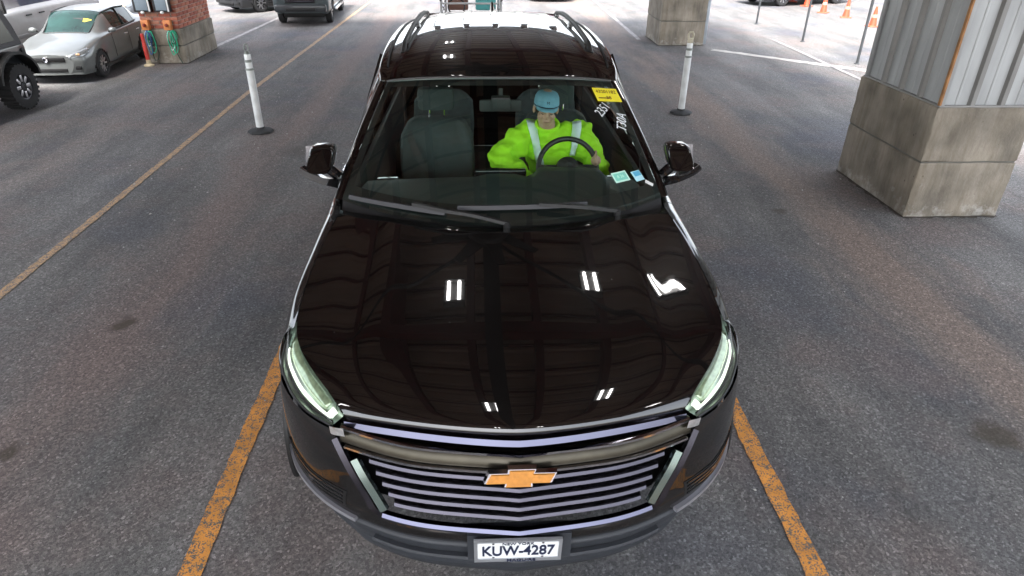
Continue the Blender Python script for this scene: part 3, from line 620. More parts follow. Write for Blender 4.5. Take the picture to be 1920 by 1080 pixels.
for _ in range(10):                                          # fair the panel so mirrored lines run clean
    for j in range(7, len(hg) - 1):
        hg[j] = [(hg[j-1][i] + hg[j][i] * 2 + hg[j+1][i]) / 4 for i in range(41)]
for _ in range(5):
    for j in range(6, len(hg)):
        r_ = hg[j]; hg[j] = [r_[0]] + [Vector((r_[i].x, r_[i].y, (r_[i-1].z + r_[i].z * 2 + r_[i+1].z) / 4)) for i in range(1, 40)] + [r_[40]]
# fold the leading and rear lips down so the bonnet has an edge
hg = [[q + Vector((0, .012, -.035)) for q in hg[0]]] + hg + [[q + Vector((0, .004, -.03)) for q in hg[-1]]]
grid_obj('bonnet', hg, PAINT, suv, 'weld', flip=True)
# bright strip under the bonnet lip
def lip(s, dy, dz): q = hood_pt(0, s); return Vector((q.x, q.y + dy, q.z + dz))
half = [lip(i / 24, -.012, -.024 - .006 * (1 - i / 24) ** 3) for i in range(25)]
path = [Vector((-q.x, q.y, q.z)) for q in half[::-1]] + half[1:]
MB().sweep(path, [(-.014, -.010), (.012, -.012), (.015, -.008), (.005, .012), (-.014, .013)]).build('bonnet_strip', SCHR, suv)

# ---- front fascia plan curves: half outline (x, y) per height
LV = [(.215, [(0, .062), (.35, .115), (.60, .225), (.77, .375), (.865, .50), (.92, .61), (.955, .70)]),
      (.30, [(0, .022), (.35, .072), (.60, .18), (.80, .355), (.90, .50), (.95, .61), (.972, .70)]),
      (.40, [(0, -.012), (.35, .036), (.60, .138), (.80, .300), (.915, .46), (.965, .59), (.983, .70)]),
      (.50, [(0, -.016), (.35, .030), (.60, .122), (.80, .272), (.92, .45), (.970, .58), (.986, .70)]),
      (.65, [(0, .002), (.35, .046), (.58, .122), (.77, .235), (.905, .41), (.968, .56), (.988, .70)]),
      (.80, [(0, .030), (.35, .074), (.60, .165), (.76, .262), (.885, .405), (.957, .55), (.985, .70)]),
      (.88, [(0, .055), (.35, .100), (.60, .195), (.75, .300), (.86, .430), (.93, .56), (.965, .70)])]
LZ = [q[0] for q in LV]
@lru_cache(maxsize=20000)
def fas_row(s):
    return [pchip(range(7), [q[0] for q in c], s * 6) for _, c in LV], [pchip(range(7), [q[1] for q in c], s * 6) for _, c in LV]
def fas(s, z):
    xs, ys = fas_row(s)
    return Vector((pchip(LZ, xs, z), pchip(LZ, ys, z), z))
def fas_x(x, z):
    sg = 1 if x >= 0 else -1; lo, hi = 0.0, 1.0
    for _ in range(26):
        md = (lo + hi) / 2
        if fas(md, z).x < abs(x): lo = md
        else: hi = md
    q = fas(lo, z); return Vector((x, q.y, z)), lo
def gx(z): return pchip([.50, .545, .60, .70, .80, .86], [.50, .53, .553, .603, .655, .668], z)   # half width of the grille opening
# lower skirt (matte), with a recessed centre bay
def skirt_top(s): return .438 - .012 * smooth(.35, .8, s)
g = []
for j in range(13):
    f = j / 12; row = []
    for i in range(49):
        s = i / 48; z = lerp(.215, skirt_top(s), f); q = fas(s, z)
        q.y += .020 * smooth(.36, .40, s) * (1 - smooth(.52, .60, s)) * smooth(.15, .4, f) * (1 - smooth(.55, .8, f))   # pocket
        q.y -= .014 * (1 - smooth(.34, .40, s)) * (1 - smooth(.25, .45, f))                                          # centre lip
        q.y -= .010 * smooth(.80, .95, f)
        row.append(q)
    g.append(row)
g = [[q + Vector((0, .05, .0)) for q in g[0]]] + g + [[q + Vector((0, .02, .004)) for q in g[-1]]]
grid_obj('lower_skirt', g, GREYP, suv, 'weld', flip=True)
# moulded ledges across the skirt
for z_, s1, s2 in ((.375, .0, .30),):
    hp_ = [fas(s2 * i / 20, z_) + Vector((0, -.016, 0)) for i in range(21)]
    MB().sweep([Vector((-q.x, q.y, q.z)) for q in hp_[::-1]] + hp_[1:], [(-.012, -.006), (.010, -.006), (.006, .005), (-.012, .006)]).build('skirt_ledge', GREYP, suv)
# painted bumper: corner panels outside the grille plus the strip under it
for side in (None, 'left'):
    g = []
    for j in range(25):
        z = lerp(.42, .822, j / 24); row = []
        _, s0 = fas_x(gx(max(z, .5)) + .015, z)
        s0 = s0 if z > .5 else 0.02
        for i in range(33):
            s = lerp(s0, 1, i / 32); q = fas(s, z)
            top = skirt_top(s) + .006; q2 = fas(s, max(z, top)) if z < top else q
            row.append(q2)
        g.append(row)
    bp_ = grid_obj('front_bumper', g, PAINT, suv, side, flip=True)
    # corner air intake with its bright lower edge
    mx_ = -1 if side else 1
    def cp(s, z, o=0.0):
        q = fas(s, z); q2 = fas(min(1, s + .01), z); t = (q2 - q).normalized(); n_ = Vector((t.y, -t.x, 0)); q = q + n_ * o; return Vector((q.x * mx_, q.y, q.z))
    ing = [[cp(lerp(.375, .70, i / 16), lerp(lerp(.492, .462, i / 16), lerp(.575, .60, i / 16), j / 4), .0015) for i in range(17)] for j in range(5)]
    it = grid_obj('air_intake', ing, BLK, suv, None, flip=(mx_ > 0))
    for k in range(4):
        z0_, z1_ = .504 + .020 * k, .482 + .034 * k
        MB().sweep([cp(lerp(.385, .69, i / 10), lerp(z0_, z1_, i / 10), .001) for i in range(11)], [(-.005, -.004), (.005, -.004), (.005, .004), (-.005, .004)]).build('intake_slat', GBLK, it)
    fl = MB().lathe([(.03, -.01), (.032, .012), (.026, .016), (1e-5, .019)], 16, frame(cp(.52, .535, -.014), Vector((cp(.53, .535) - cp(.52, .535)) * mx_), (0, 0, 1)))
    fl.build('fog_lamp', mat('fog_lens', (.06, .06, .065), .1, coat=1), it)
    MB().sweep([cp(lerp(.345, .80, i / 20), skirt_top(lerp(.345, .80, i / 20)) + .010, .008) for i in range(21)], [(-.008, -.009), (.012, -.009), (.012, .009), (-.008, .009)], caps=True).build('bumper_strip', mat('satin_silver', (.34, .34, .37), .35, .6, var=.05), suv)

# ---- grille
gr = MB(); rows = []
for j in range(9):
    z = lerp(.525, .872, j / 8); rows.append([Vector((x_, fas_x(x_, z)[0].y + .095, z)) for x_ in [gx(z) * 1.03 * (2 * i / 32 - 1) for i in range(33)]])
grille = grid_obj('grille', rows, mat('grille_black', (.004, .004, .0045), .9, spec=.1), suv, None, flip=True)
def gpath(z, wd, dy=0.0, n=65): return [Vector((x_, fas_x(x_, z)[0].y + dy, z)) for x_ in [wd * (2 * i / (n - 1) - 1) for i in range(n)]]
def vee(x): return -.016 * (1 - min(1, abs(x) / .55)) + 0.0            # bars dip towards the middle
for k, z in enumerate((.750, .710, .670, .630, .590)):
    wd = gx(z) - .092; P = gpath(z, wd, .0, 97); V = []; F = []; n = len(P)
    for i, q in enumerate(P):
        dz = vee(q.x); sc_ = .0055 * (1 if (i // 4) % 2 else -1) + .002 * math.sin(i * 2.1)
        V += [q + Vector((0, .024, dz + .010)), q + Vector((0, .014, dz + .011)), q + Vector((0, .002, dz + .007)), q + Vector((0, -.005, dz - .003)), q + Vector((0, .004, dz - .011 + sc_)), q + Vector((0, .022, dz - .011 + sc_))]
    for i in range(n - 1):
        for j in range(6): j2 = (j + 1) % 6; F.append((i*6+j, i*6+j2, (i+1)*6+j2, (i+1)*6+j))
    F += [tuple(range(6))[::-1], tuple((n-1)*6 + j for j in range(6))]
    mesh_obj('slat', V, F, DCHR, grille, smooth='auto')
    # dark teeth hanging behind each bar
    mb = MB()
    for i in range(26):
        x_ = (wd - .03) * (2 * i / 25 - 1); q = fas_x(x_, z)[0]; mb.box((x_ - .009, q.y + .022, z + vee(x_) - .024), (x_ + .009, q.y + .045, z + vee(x_) - .009))
    tag(mb.build('slat_teeth', BLK, grille, smooth=False), kind='stuff')
# broad upper band with bright edges
P = gpath(.808, gx(.808) - .006, -.004); V = []; F = []; n = len(P)
prof = [(.05, .024), (.022, .026), (.012, .016), (-.003, -.010), (-.003, -.016), (.03, -.020)]
for q in P:
    for (a_, b_) in prof: V.append(q + Vector((0, a_, b_ + vee(q.x) * .6)))
for i in range(n - 1):
    for j in range(6): j2 = (j + 1) % 6; F.append((i*6+j, i*6+j2, (i+1)*6+j2, (i+1)*6+j))
F += [tuple(range(6))[::-1], tuple((n-1)*6 + j for j in range(6))]
mesh_obj('upper_band', V, F, mat('brushed_bronze_chrome', (.052, .046, .034), .30, .75, var=.15, vscale=14), grille, smooth='auto')
for zz, dy, mt_ in ((.840, .004, CHR), (.787, -.012, CHR)):
    MB().sweep([q + Vector((0, dy, vee(q.x) * .6)) for q in gpath(zz, gx(zz) - .02, 0)], [(-.006, -.005), (.006, -.005), (.006, .005), (-.006, .005)]).build('band_edge', mt_, grille)
# bright U surround: lower bar and diagonal arms
def surr(x_, z): q, s = fas_x(x_, z); return q + Vector((0, -.006, 0))
half = [surr(.02 * 0 + .50 * i / 18, .522 + .012 * (i / 18) ** 2) for i in range(19)] 
lower = [Vector((-q.x, q.y, q.z)) for q in half[::-1]] + half[1:]
MB().sweep(lower, [(-.012, -.012), (.010, -.013), (.016, 0), (.008, .013), (-.012, .013)]).build('grille_lower_bar', SCHR, grille)
for s_ in (1, -1):
    arm = [surr(s_ * x_, z) for x_, z in ((.50, .534), (.535, .552), (.562, .60), (.598, .67), (.635, .74), (.668, .80))]
    arm = curve_pts(arm, 20)
    MB().sweep(arm, [(-.017, -.010), (.017, -.010), (.012, .010), (-.012, .010)], up=(0, -1, 0)).build('grille_surround', DCHR, grille)
    arm2 = curve_pts([surr(s_ * x_, z) + Vector((0, -.014, 0)) for x_, z in ((.492, .572), (.525, .635), (.560, .70), (.592, .758))], 14)
    MB().sweep(arm2, [(-.019, -.006), (.019, -.006), (.014, .010), (-.014, .010)], up=(0, -1, 0)).build('chrome_blade', mat('pale_chrome', (.36, .46, .43), .2, 1.0, var=.05), grille)
    # bright bracket between grille and lamp
    br = [[Vector((s_ * q.x, q.y, q.z)) for q in (Vector((.628, .165 + .004 * j, .868 - .022 * j)), Vector((.662, .184 + .004 * j, .858 - .022 * j)), Vector((.688, .206 + .004 * j, .846 - .022 * j)))] for j in range(3)]
    grid_obj('lamp_bracket', br, mat('bracket_silver', (.50, .50, .50), .3, .5, var=.2, vscale=40), suv, None, flip=(s_ < 0), smooth=False)
# badge: gold bow-tie with a bright rim
def bowtie(k, y0, y1, name, mt_, par):
    h, w1, w2, h2 = .029 * k, .044 * k, .117 * (1 + (k - 1) * .5), .0155 * (1 + (k - 1) * 1.4)
    o = [(-w1 + .006, h), (w1 + .006, h), (w1, h2), (w2 + .004, h2), (w2 - .014, -h2), (w1 - .008, -h2), (w1 - .008, -h), (-w1 - .008, -h), (-w1 - .004, -h2), (-w2 - .004, -h2), (-w2 + .014, h2), (-w1 + .004, h2)]
    n = len(o); tl = .30
    V = [(x_, y0 + z_ * tl, .790 + z_) for x_, z_ in o] + [(x_ * .97, y1 + z_ * tl, .790 + z_ * .94) for x_, z_ in o]
    return mesh_obj(name, V, [tuple(range(n, 2*n)), tuple(range(n))[::-1]] + [(i, (i+1) % n, n + (i+1) % n, n + i) for i in range(n)], mt_, par, smooth=False)
bd = bowtie(1.14, .0, -.020, 'badge', CHR, suv); bowtie(1.0, -.015, -.0255, 'badge_fill', GOLD, bd)

# ---- headlamps
for s_ in (1, -1):
    U = [(.648, .246, .868), (.722, .345, .912), (.80, .455, .938), (.862, .575, .962), (.905, .690, .982)]
    Lw = [(.690, .240, .818), (.800, .335, .812), (.895, .462, .824), (.945, .585, .880), (.926, .712, .972)]
    hl = empty('headlamp'); hl.parent = suv
    mid = [tuple((Vector(a_) + Vector(b_)) / 2 + Vector((.012, -.022, .006))) for a_, b_ in zip(U, Lw)]
    gl = loft([U, mid, Lw], 26, 9)
    gl = [[Vector((s_ * q.x, q.y, q.z)) for q in r_] for r_ in gl]
    grid_obj('lens', gl, LENS, hl, None, flip=(s_ > 0))
    inn = lambda v, u, d: (lambda q: Vector((s_ * q.x, q.y, q.z)))(curve([curve(U, u), curve(mid, u), curve(Lw, u)], v) + Vector((-.022, .045, -.012)) * d)
    # bowl
    bowl = [[inn(v_, u_, d_) for u_ in [i / 20 for i in range(21)]] for v_, d_ in ((0, .12), (.14, .9), (.4, 1.4), (.75, 1.35), (.93, .85), (1.0, .12))]
    grid_obj('reflector_bowl', bowl, mat('lamp_bowl', (.40, .47, .42), .2, .6, var=.1, vscale=14), hl, None, flip=(s_ > 0))
    # lit guide strips round a darker lamp strip
    def hstrip(nm_, v0, v1, u0, u1, d_, mt_):
        md = [[inn(lerp(v0, v1, j / 4), lerp(u0, u1, i / 16), d_) for i in range(17)] for j in range(5)]
        o = grid_obj(nm_, md, mt_, hl, None, flip=(s_ > 0)); o.modifiers.new('t', 'SOLIDIFY').thickness = .004; return o
    LG = emit('lamp_light_guide', (.78, .88, .72), .45); LD = mat('lamp_dark_lens', (.34, .42, .28), .08, .3, var=.3, vscale=40, coat=1)
    hstrip('light_guide', .60, .74, .05, .80, .45, LG); hstrip('light_guide', .22, .60, .035, .095, .45, LG)
    hstrip('lamp_strip', .20, .50, .13, .84, .60, LD)
    hstrip('dark_trim', .82, .95, .02, .92, .40, BLK)
    HLW = Lw
    rim = [Vector((s_ * q.x, q.y, q.z)) for q in curve_pts(Lw, 24)]
    MB().tube(rim, .006, 6).build('lower_seal', BLK, hl)

# ---- wings and body sides: sections (x, z) per station from bonnet edge to sill
SEC = [(.665, [(.902, .982), (.938, .958), (.966, .895), (.985, .80), (.988, .62), (.983, .42), (.955, .26)]),
       (.95, [(.914, 1.019), (.948, 1.008), (.980, .955), (.994, .85), (.990, .62), (.985, .42), (.96, .25)]),
       (1.30, [(.900, 1.065), (.940, 1.050), (.980, .985), (.996, .86), (.990, .62), (.985, .42), (.96, .25)]),
       (1.62, [(.870, 1.105), (.925, 1.088), (.978, 1.015), (.997, .88), (.988, .62), (.985, .42), (.96, .25)]),
       (1.85, [(.905, 1.108), (.940, 1.095), (.980, 1.02), (.998, .89), (.985, .62), (.985, .42), (.96, .25)]),
       (3.0, [(.918, 1.125), (.945, 1.110), (.982, 1.03), (.998, .89), (.980, .62), (.985, .42), (.96, .25)]),
       (4.1, [(.905, 1.150), (.935, 1.132), (.975, 1.05), (.998, .90), (.988, .62), (.985, .42), (.96, .26)]),
       (4.75, [(.845, 1.165), (.890, 1.145), (.935, 1.05), (.955, .90), (.955, .62), (.945, .45), (.92, .30)]),
       (5.05, [(.70, 1.165), (.76, 1.145), (.83, 1.05), (.87, .90), (.88, .62), (.86, .45), (.82, .32)]),
       (5.17, [(.45, 1.15), (.50, 1.13), (.58, 1.05), (.64, .90), (.66, .62), (.64, .45), (.60, .34)])]
SY = [q[0] for q in SEC]
@lru_cache(maxsize=20000)
def side_row(v):
    return [pchip(range(7), [p_[0] for p_ in c], v * 6) for _, c in SEC], [pchip(range(7), [p_[1] for p_ in c], v * 6) for _, c in SEC]
def side_pt(y_, v):
    xs, zs = side_row(v)
    return Vector((pchip(SY, xs, y_), y_, pchip(SY, zs, y_)))
def panel_side(name, y0, y1, n, mt_, side, v0=0.0, v1=1.0, nv=29, keep=None):
    return grid_obj(name, [[side_pt(lerp(y0, y1, i / n), lerp(v0, v1, j / (nv - 1))) for i in range(n + 1)] for j in range(nv)], mt_, suv, side, flip=True, keep=keep)
WH = [(.98, .37), (4.05, .37)]
def off_wheel(c): return all((c.y - y_) ** 2 + (c.z - z_) ** 2 > .40 ** 2 for y_, z_ in WH)
for side in (None, 'left'):
    mx_ = -1 if side else 1
    panel_side('front_wing', .667, 1.695, 50, PAINT, side, keep=off_wheel, nv=45)
    for (y0, y1, z_) in ((1.705, 2.745, 1.0), (2.755, 3.72, 1.0)):
        dr = panel_side('door', y0, y1, 20, PAINT, side, v0=.02, v1=.93)
        hy = y1 - .16; hq = side_pt(hy, .36)
        MB().tube([(mx_ * (hq.x + .0), hy - .09, hq.z), (mx_ * (hq.x + .028), hy - .06, hq.z), (mx_ * (hq.x + .028), hy + .06, hq.z), (mx_ * (hq.x + .0), hy + .09, hq.z)], .012, 8).build('door_handle', CHR, dr)
    panel_side('rear_quarter', 3.73, 5.17, 60, PAINT, side, keep=off_wheel, nv=45)
    # corner of the wing wrapping round behind the headlamp
    cA = [curve(HLW, lerp(.42, 1.0, i / 14)) + Vector((.002, .004, -.002)) for i in range(15)]; cB = [side_pt(.668, lerp(.62, .03, i / 14)) for i in range(15)]
    cM = [(a_ + b_) / 2 + Vector((.012, -.006, .0)) for a_, b_ in zip(cA, cB)]
    grid_obj('wing_corner', loft([cA, cM, cB], 18, 7), PAINT, suv, side, flip=False)
    panel_side('sill', 1.45, 3.62, 12, BLK, side, v0=.90, v1=1.0, nv=5)
    for y_, z_ in WH:
        MB().tube([(mx_ * (side_pt(y_, .6).x - .01), y_ + .405 * math.cos(a_), z_ + .405 * math.sin(a_)) for a_ in [R(-20 + 220 * i / 30) for i in range(31)]], .022, 8).build('arch_trim', BLK, suv)
        # wheel
        wl = empty('wheel', (mx_ * .835, y_, z_)); wl.parent = suv
        A = Matrix.Rotation(R(90) * mx_, 4, 'Y')
        MB().lathe([(.24, -.12), (.33, -.125), (.362, -.10), (.37, -.05), (.37, .05), (.362, .10), (.33, .125), (.24, .12)], 40, A, closed=True).build('tyre', TYRE, wl)
        rm = MB().lathe([(.245, -.1), (.25, .10), (.235, .115), (.225, .09), (.2, .04), (.05, .03), (.05, .07), (1e-5, .075)], 40, A)
        for i in range(10):
            a_ = 2*math.pi*i/10 + (.12 if i % 2 else -.12); rm.box((-.014, .05, .045), (.014, .235, .085), 0, A @ Matrix.Rotation(a_, 4, 'Z'))
        rm.build('rim', ALLOY, wl, smooth='auto')
# inner wheel wells / underbody so light does not leak through
MB().box((-.80, .45, .25), (.80, 4.9, .42), .03).build('underbody', BLK, suv)

# ---- windscreen, pillars, roof
def ws_pt(v, s, o=0.0):
    """v 0 base .. 1 top, s -1..1"""
    a_ = abs(s); xb = .872 * a_; yb = 1.375 + (1.70 - 1.375) * a_ ** 2.2; zb = 1.112 + .020 * a_ ** 2
    xt = .672 * a_; yt = 2.305 + (2.425 - 2.305) * a_ ** 2; zt = 1.640 - .043 * a_ ** 2.4
    q = Vector((lerp(xb, xt, v), lerp(yb, yt, v), lerp(zb, zt, v)))
    bul = math.sin(math.pi * v) * .020; q += Vector((0, -.55, .83)) * (bul - o); q.x *= (1 if s >= 0 else -1); return q
grid_obj('windscreen', [[ws_pt(j / 22, 2 * i / 48 - 1) for i in range(49)] for j in range(23)], WGL, suv, None, flip=False)
fr = MB()
for (v0, v1, s0, s1) in ((0, .12, -1, 1), (.945, 1, -1, 1), (.12, .945, -1, -.955), (.12, .945, .955, 1)):
    nu, nv = (40, 4) if s1 - s0 > 1 else (3, 20); base = len(fr.v)
    for j in range(nv + 1):
        for i in range(nu + 1): fr.v.append(ws_pt(lerp(v0, v1, j / nv), lerp(s0, s1, i / nu), .005))
    fr.f += grid_faces(nv + 1, nu + 1, base)
fr.build('windscreen_border', BLK, suv, smooth=True)
# cowl between bonnet and glass
cw = []
for i in range(41):
    s = 2 * i / 40 - 1; h = hood_pt(1, abs(s)); h = Vector((h.x * (1 if s >= 0 else -1), h.y - .01, h.z - .022)); e = ws_pt(.035, s, .002); cw.append((h, (h + e) / 2 + Vector((0, 0, -.018)), e))
grid_obj('cowl', [[c[k] for c in cw] for k in range(3)], BLK, suv, None, flip=False)
RC = [(2.312, 1.644), (2.50, 1.692), (2.80, 1.734), (3.10, 1.757), (3.50, 1.773), (3.90, 1.777), (4.30, 1.764), (4.70, 1.728), (4.96, 1.685)]
RE = [(.676, 2.432, 1.599), (.694, 2.62, 1.640), (.706, 2.85, 1.672), (.712, 3.12, 1.692), (.714, 3.50, 1.703), (.708, 3.90, 1.702), (.692, 4.30, 1.686), (.662, 4.70, 1.652), (.62, 4.92, 1.618)]
def roof_pt(v, s):
    i = v * 8; yc = pchip(range(9), [q[0] for q in RC], i); zc = pchip(range(9), [q[1] for q in RC], i); e = curve(RE, v)
    return Vector((e.x * s, lerp(yc, e.y, s * s), lerp(zc, e.z, s ** 3.0)))
rg = [[roof_pt(j / 48, i / 24) for i in range(25)] for j in range(49)]
rg = [[q + Vector((0, .004, -.02)) for q in rg[0]]] + rg
grid_obj('roof', rg, PAINT, suv, 'weld', flip=True)
MB().tube([roof_pt(0, abs(s)) * 1.0 + Vector((0 if s >= 0 else -2 * roof_pt(0, abs(s)).x, -.008, .001)) for s in [i / 20 - 1 for i in range(41)]], .006, 6).build('roof_seal', mat('grey_rubber_seal', (.10, .10, .10), .4), suv)
# pressed ribs on the rear half of the roof
for x_ in (-.42, -.21, 0, .21, .42):
    P = []
    for i in range(20):
        v = lerp(.455, .86, i / 19); q = roof_pt(v, abs(x_) / curve(RE, v).x); P.append(Vector((x_, q.y, q.z - .002)))
    MB().sweep(P, [(-.035, 0), (-.024, .010), (.024, .010), (.035, 0)], scale=[.5, .85] + [1] * 16 + [.85, .5]).build('roof_rib', PAINT, suv)
for s_ in (1, -1):
    A0 = [(.872, 1.70, 1.130), (.824, 1.89, 1.262), (.774, 2.08, 1.386), (.722, 2.26, 1.500), (.674, 2.425, 1.598)]
    A1 = [(.930, 1.79, 1.105), (.884, 1.98, 1.235), (.836, 2.17, 1.358), (.785, 2.345, 1.470), (.738, 2.51, 1.566)]
    Am = [tuple((Vector(a_) + Vector(b_)) / 2 + Vector((.014, -.018, .012))) for a_, b_ in zip(A0, A1)]
    gl = [[Vector((s_ * q.x, q.y, q.z)) for q in r_] for r_ in loft([A0, Am, A1], 24, 7)]
    grid_obj('windscreen_pillar', gl, PAINT, suv, None, flip=(s_ > 0))
    ED = [Vector((s_ * (q[0] + .062 - .01 * k / 8), q[1] + (.078 if k == 0 else .0), q[2] - .034)) for k, q in enumerate(RE)]
    inner = [Vector((s_ * q[0], q[1], q[2])) for q in RE]; mid = [(a_ + b_) / 2 + Vector((s_ * .012, 0, .012)) for a_, b_ in zip(inner, ED)]
    grid_obj('roof_side', loft([inner, mid, ED], 40, 7), PAINT, suv, None, flip=(s_ > 0))
    top = [(ED[0].x, 2.51, 1.566)] + [tuple(q) for q in ED[1:8]]
    def belt(y_): q = side_pt(y_, .01); return Vector((s_ * q.x, y_, q.z))
    for (t0, t1, b0, b1) in ((.03, .34, 1.86, 2.70), (.37, .66, 2.78, 3.66), (.69, .97, 3.75, 4.62)):
        tp = [curve(top, lerp(t0, t1, i / 8)) for i in range(9)]; bt = [belt(lerp(b0, b1, i / 8)) for i in range(9)]
        md = [(a_ + b_) / 2 + Vector((s_ * .022, 0, 0)) for a_, b_ in zip(tp, bt)]
        if t0 < .1: tp[0] = Vector((s_ * .768, 2.42, 1.515)); md[0] = Vector((s_ * .86, 2.10, 1.31))
        grid_obj('side_window', loft([tp, md, bt], 17, 8), SGL, suv, None, flip=(s_ > 0))
    for (t_, y_) in ((.355, 2.74), (.675, 3.705)):
        a_ = curve(top, t_); b_ = belt(y_); MB().sweep([a_, (a_ + b_) / 2 + Vector((s_ * .018, 0, 0)), b_], [(-.045, -.012), (.045, -.012), (.045, .008), (-.045, .008)], up=(s_, 0, 0)).build('door_pillar', GBLK, suv)
    # roof rail
    P = []
    for i in range(30):
        f = i / 29; y_ = lerp(2.84, 4.74, f); v = min(1, max(0, (y_ - 2.36) / (4.96 - 2.36))); x_ = lerp(.615, .568, f); zz = 1.762 - .0 * f
        zr = roof_pt(v, .86).z; lift = .034 * smooth(0, .07, f) * (1 - smooth(.94, 1, f)); P.append(Vector((s_ * x_, y_, zr + .006 + lift)))
    MB().sweep(P, [(-.014, -.013), (.014, -.013), (.016, .005), (.009, .014), (-.009, .014), (-.016, .005)]).build('roof_rail', BLK, suv)
    for f in (.08, .5, .93):
        y_ = lerp(2.84, 4.74, f); v = (y_ - 2.36) / 2.6; zr = roof_pt(v, .86).z; x_ = lerp(.615, .568, f)
        MB().box((s_ * x_ - .016, y_ - .05, zr - .012), (s_ * x_ + .016, y_ + .05, zr + .034), .008).build('rail_foot', GBLK, suv)
    MB().sweep([q + Vector((s_ * -.004, 0, .006)) for q in curve_pts(inner[1:8], 30)], [(-.006, -.004), (.006, -.004), (.006, .004), (-.006, .004)]).build('roof_channel', BLK, suv)
    # door mirror
    dm = empty('door_mirror', (s_ * 1.03, 1.94, 1.22)); dm.parent = suv
    hs_ = []; n = 28
    for (yy, k) in ((-.066, .80), (-.070, .88), (-.062, .95), (-.035, 1.0), (.02, 1.0), (.055, .97), (.06, .90)):
        ring = []
        for i in range(n):
            a_ = 2 * math.pi * i / n; ca, sa = math.cos(a_), math.sin(a_); ex = lambda v: math.copysign(abs(v) ** .42, v)
            x_ = .073 * ex(ca); z_ = .066 * ex(sa) * (1 - .16 * max(0, ca))
            ring.append(Vector((s_ * (-.024 + x_ * k + .012 * (z_ / .066) * (-1)), yy + .02 * max(0, ca) ** 2 + (.045 * z_ / .066 if yy < 0 else 0), .070 + z_ * k)))
        hs_.append(ring)
    V = [q for r_ in hs_ for q in r_]; F = []
    for j in range(len(hs_) - 1):
        for i in range(n): i2 = (i + 1) % n; f = (j*n+i, j*n+i2, (j+1)*n+i2, (j+1)*n+i); F.append(f if s_ > 0 else f[::-1])
    F.append(tuple(range(n))[::-1] if s_ > 0 else tuple(range(n))); F.append(tuple((len(hs_)-1)*n + i for i in range(n)) if s_ > 0 else tuple((len(hs_)-1)*n + i for i in range(n))[::-1])
    ho = mesh_obj('mirror_housing', V, F, PAINT, dm, smooth='auto')
    mesh_obj('mirror_glass', [(s_ * -.05, .058, 0.0), (s_ * .085, .058, .02), (s_ * .07, .058, .115), (s_ * -.045, .058, .12)], [(0, 1, 2, 3)], CHR, dm, smooth=False)
    # sweeping foot with a bright upper edge
    ft = MB(); P = curve_pts([(s_ * -.125, .02, -.105), (s_ * -.08, -.015, -.072), (s_ * -.03, -.045, -.044), (s_ * .03, -.055, -.012), (s_ * .085, -.04, .020)], 16)
    ft.sweep(P, [(-.035, -.022), (.03, -.026), (.04, -.004), (.028, .014), (-.03, .016)], scale=[1.15 - .022 * i for i in range(16)]); ft.build('mirror_foot', GBLK, dm)
    MB().tube([q + Vector((0, -.036 + .0012 * i, .012)) for i, q in enumerate(P)][3:], .004, 6).build('mirror_strip', CHR, dm)
    MB().tube([(s_ * -.06, .0, .0), (s_ * -.095, .0, -.035), (s_ * -.125, .01, -.07)], .03, 10).build('mirror_arm', GBLK, dm)

# ---- tail: hatch, rear glass and bumper
tl = []
for (y_, z_, w_) in ((4.955, 1.683, .62), (5.04, 1.60, .66), (5.10, 1.35, .72), (5.165, 1.12, .62), (5.185, .90, .64), (5.19, .55, .66), (5.17, .35, .60)):
    tl.append([Vector((w_ * (2 * i / 16 - 1), y_ - .10 * abs(2 * i / 16 - 1) ** 3, z_ - .02 * abs(2 * i / 16 - 1) ** 2)) for i in range(17)])
grid_obj('tailgate', tl, PAINT, suv, None, flip=False)
grid_obj('rear_window', [[q + Vector((0, .006, 0)) for q in r_[2:15]] for r_ in (tl[1], tl[2])], GBLK, suv, None)
MB().sweep([(x_ / 10 * .60, 4.99 - .05 * (abs(x_) / 10) ** 2, 1.672 - .02 * (abs(x_) / 10) ** 2) for x_ in range(-10, 11)], [(-.05, -.012), (.055, -.02), (.06, -.004), (-.04, .014)]).build('spoiler', GBLK, suv)
MB().sweep([(0, 4.62, 1.735), (0, 4.70, 1.775), (0, 4.78, 1.787)], [(-.022, -.03), (.022, -.03), (.010, .012), (-.010, .012)], scale=[1, .9, .55]).build('roof_antenna', PAINT, suv)

# ---- wipers
def on_ws(v, s, o): return ws_pt(v, s, -o)
for nm, A_, B_, C_, D_ in (('wiper', (.030, -.949), (.052, -.354), (.004, .005), (.065, -.548)), ('wiper', (.088, -.284), (.083, .497), (.0, .674), (.092, .201))):
    wp = empty('wiper', tuple(on_ws(max(0.0, C_[0]), C_[1], .02))); wp.parent = suv; o_ = wp.location.copy()
    bl = [on_ws(lerp(A_[0], B_[0], f) + .012 * math.sin(math.pi * f), lerp(A_[1], B_[1], f), .018) - o_ for f in [i / 16 for i in range(17)]]
    MB().sweep(bl, [(-.011, -.012), (.011, -.012), (.006, .010), (-.006, .010)]).build('wiper_blade', mat('wiper_grey', (.028, .028, .033), .5), wp)
    ar = [on_ws(max(0, C_[0]), C_[1], .02) - o_, on_ws((max(0, C_[0]) + D_[0]) / 2, lerp(C_[1], D_[1], .5), .055) - o_, on_ws(D_[0], D_[1], .04) - o_]
    MB().sweep(curve_pts(ar, 12), [(-.013, -.008), (.013, -.008), (.010, .008), (-.010, .008)]).build('wiper_arm', BLK, wp)
    MB().lathe([(.018, -.03), (.018, .0), (.012, .006), (1e-5, .007)], 12).build('pivot_cap', BLK, wp)

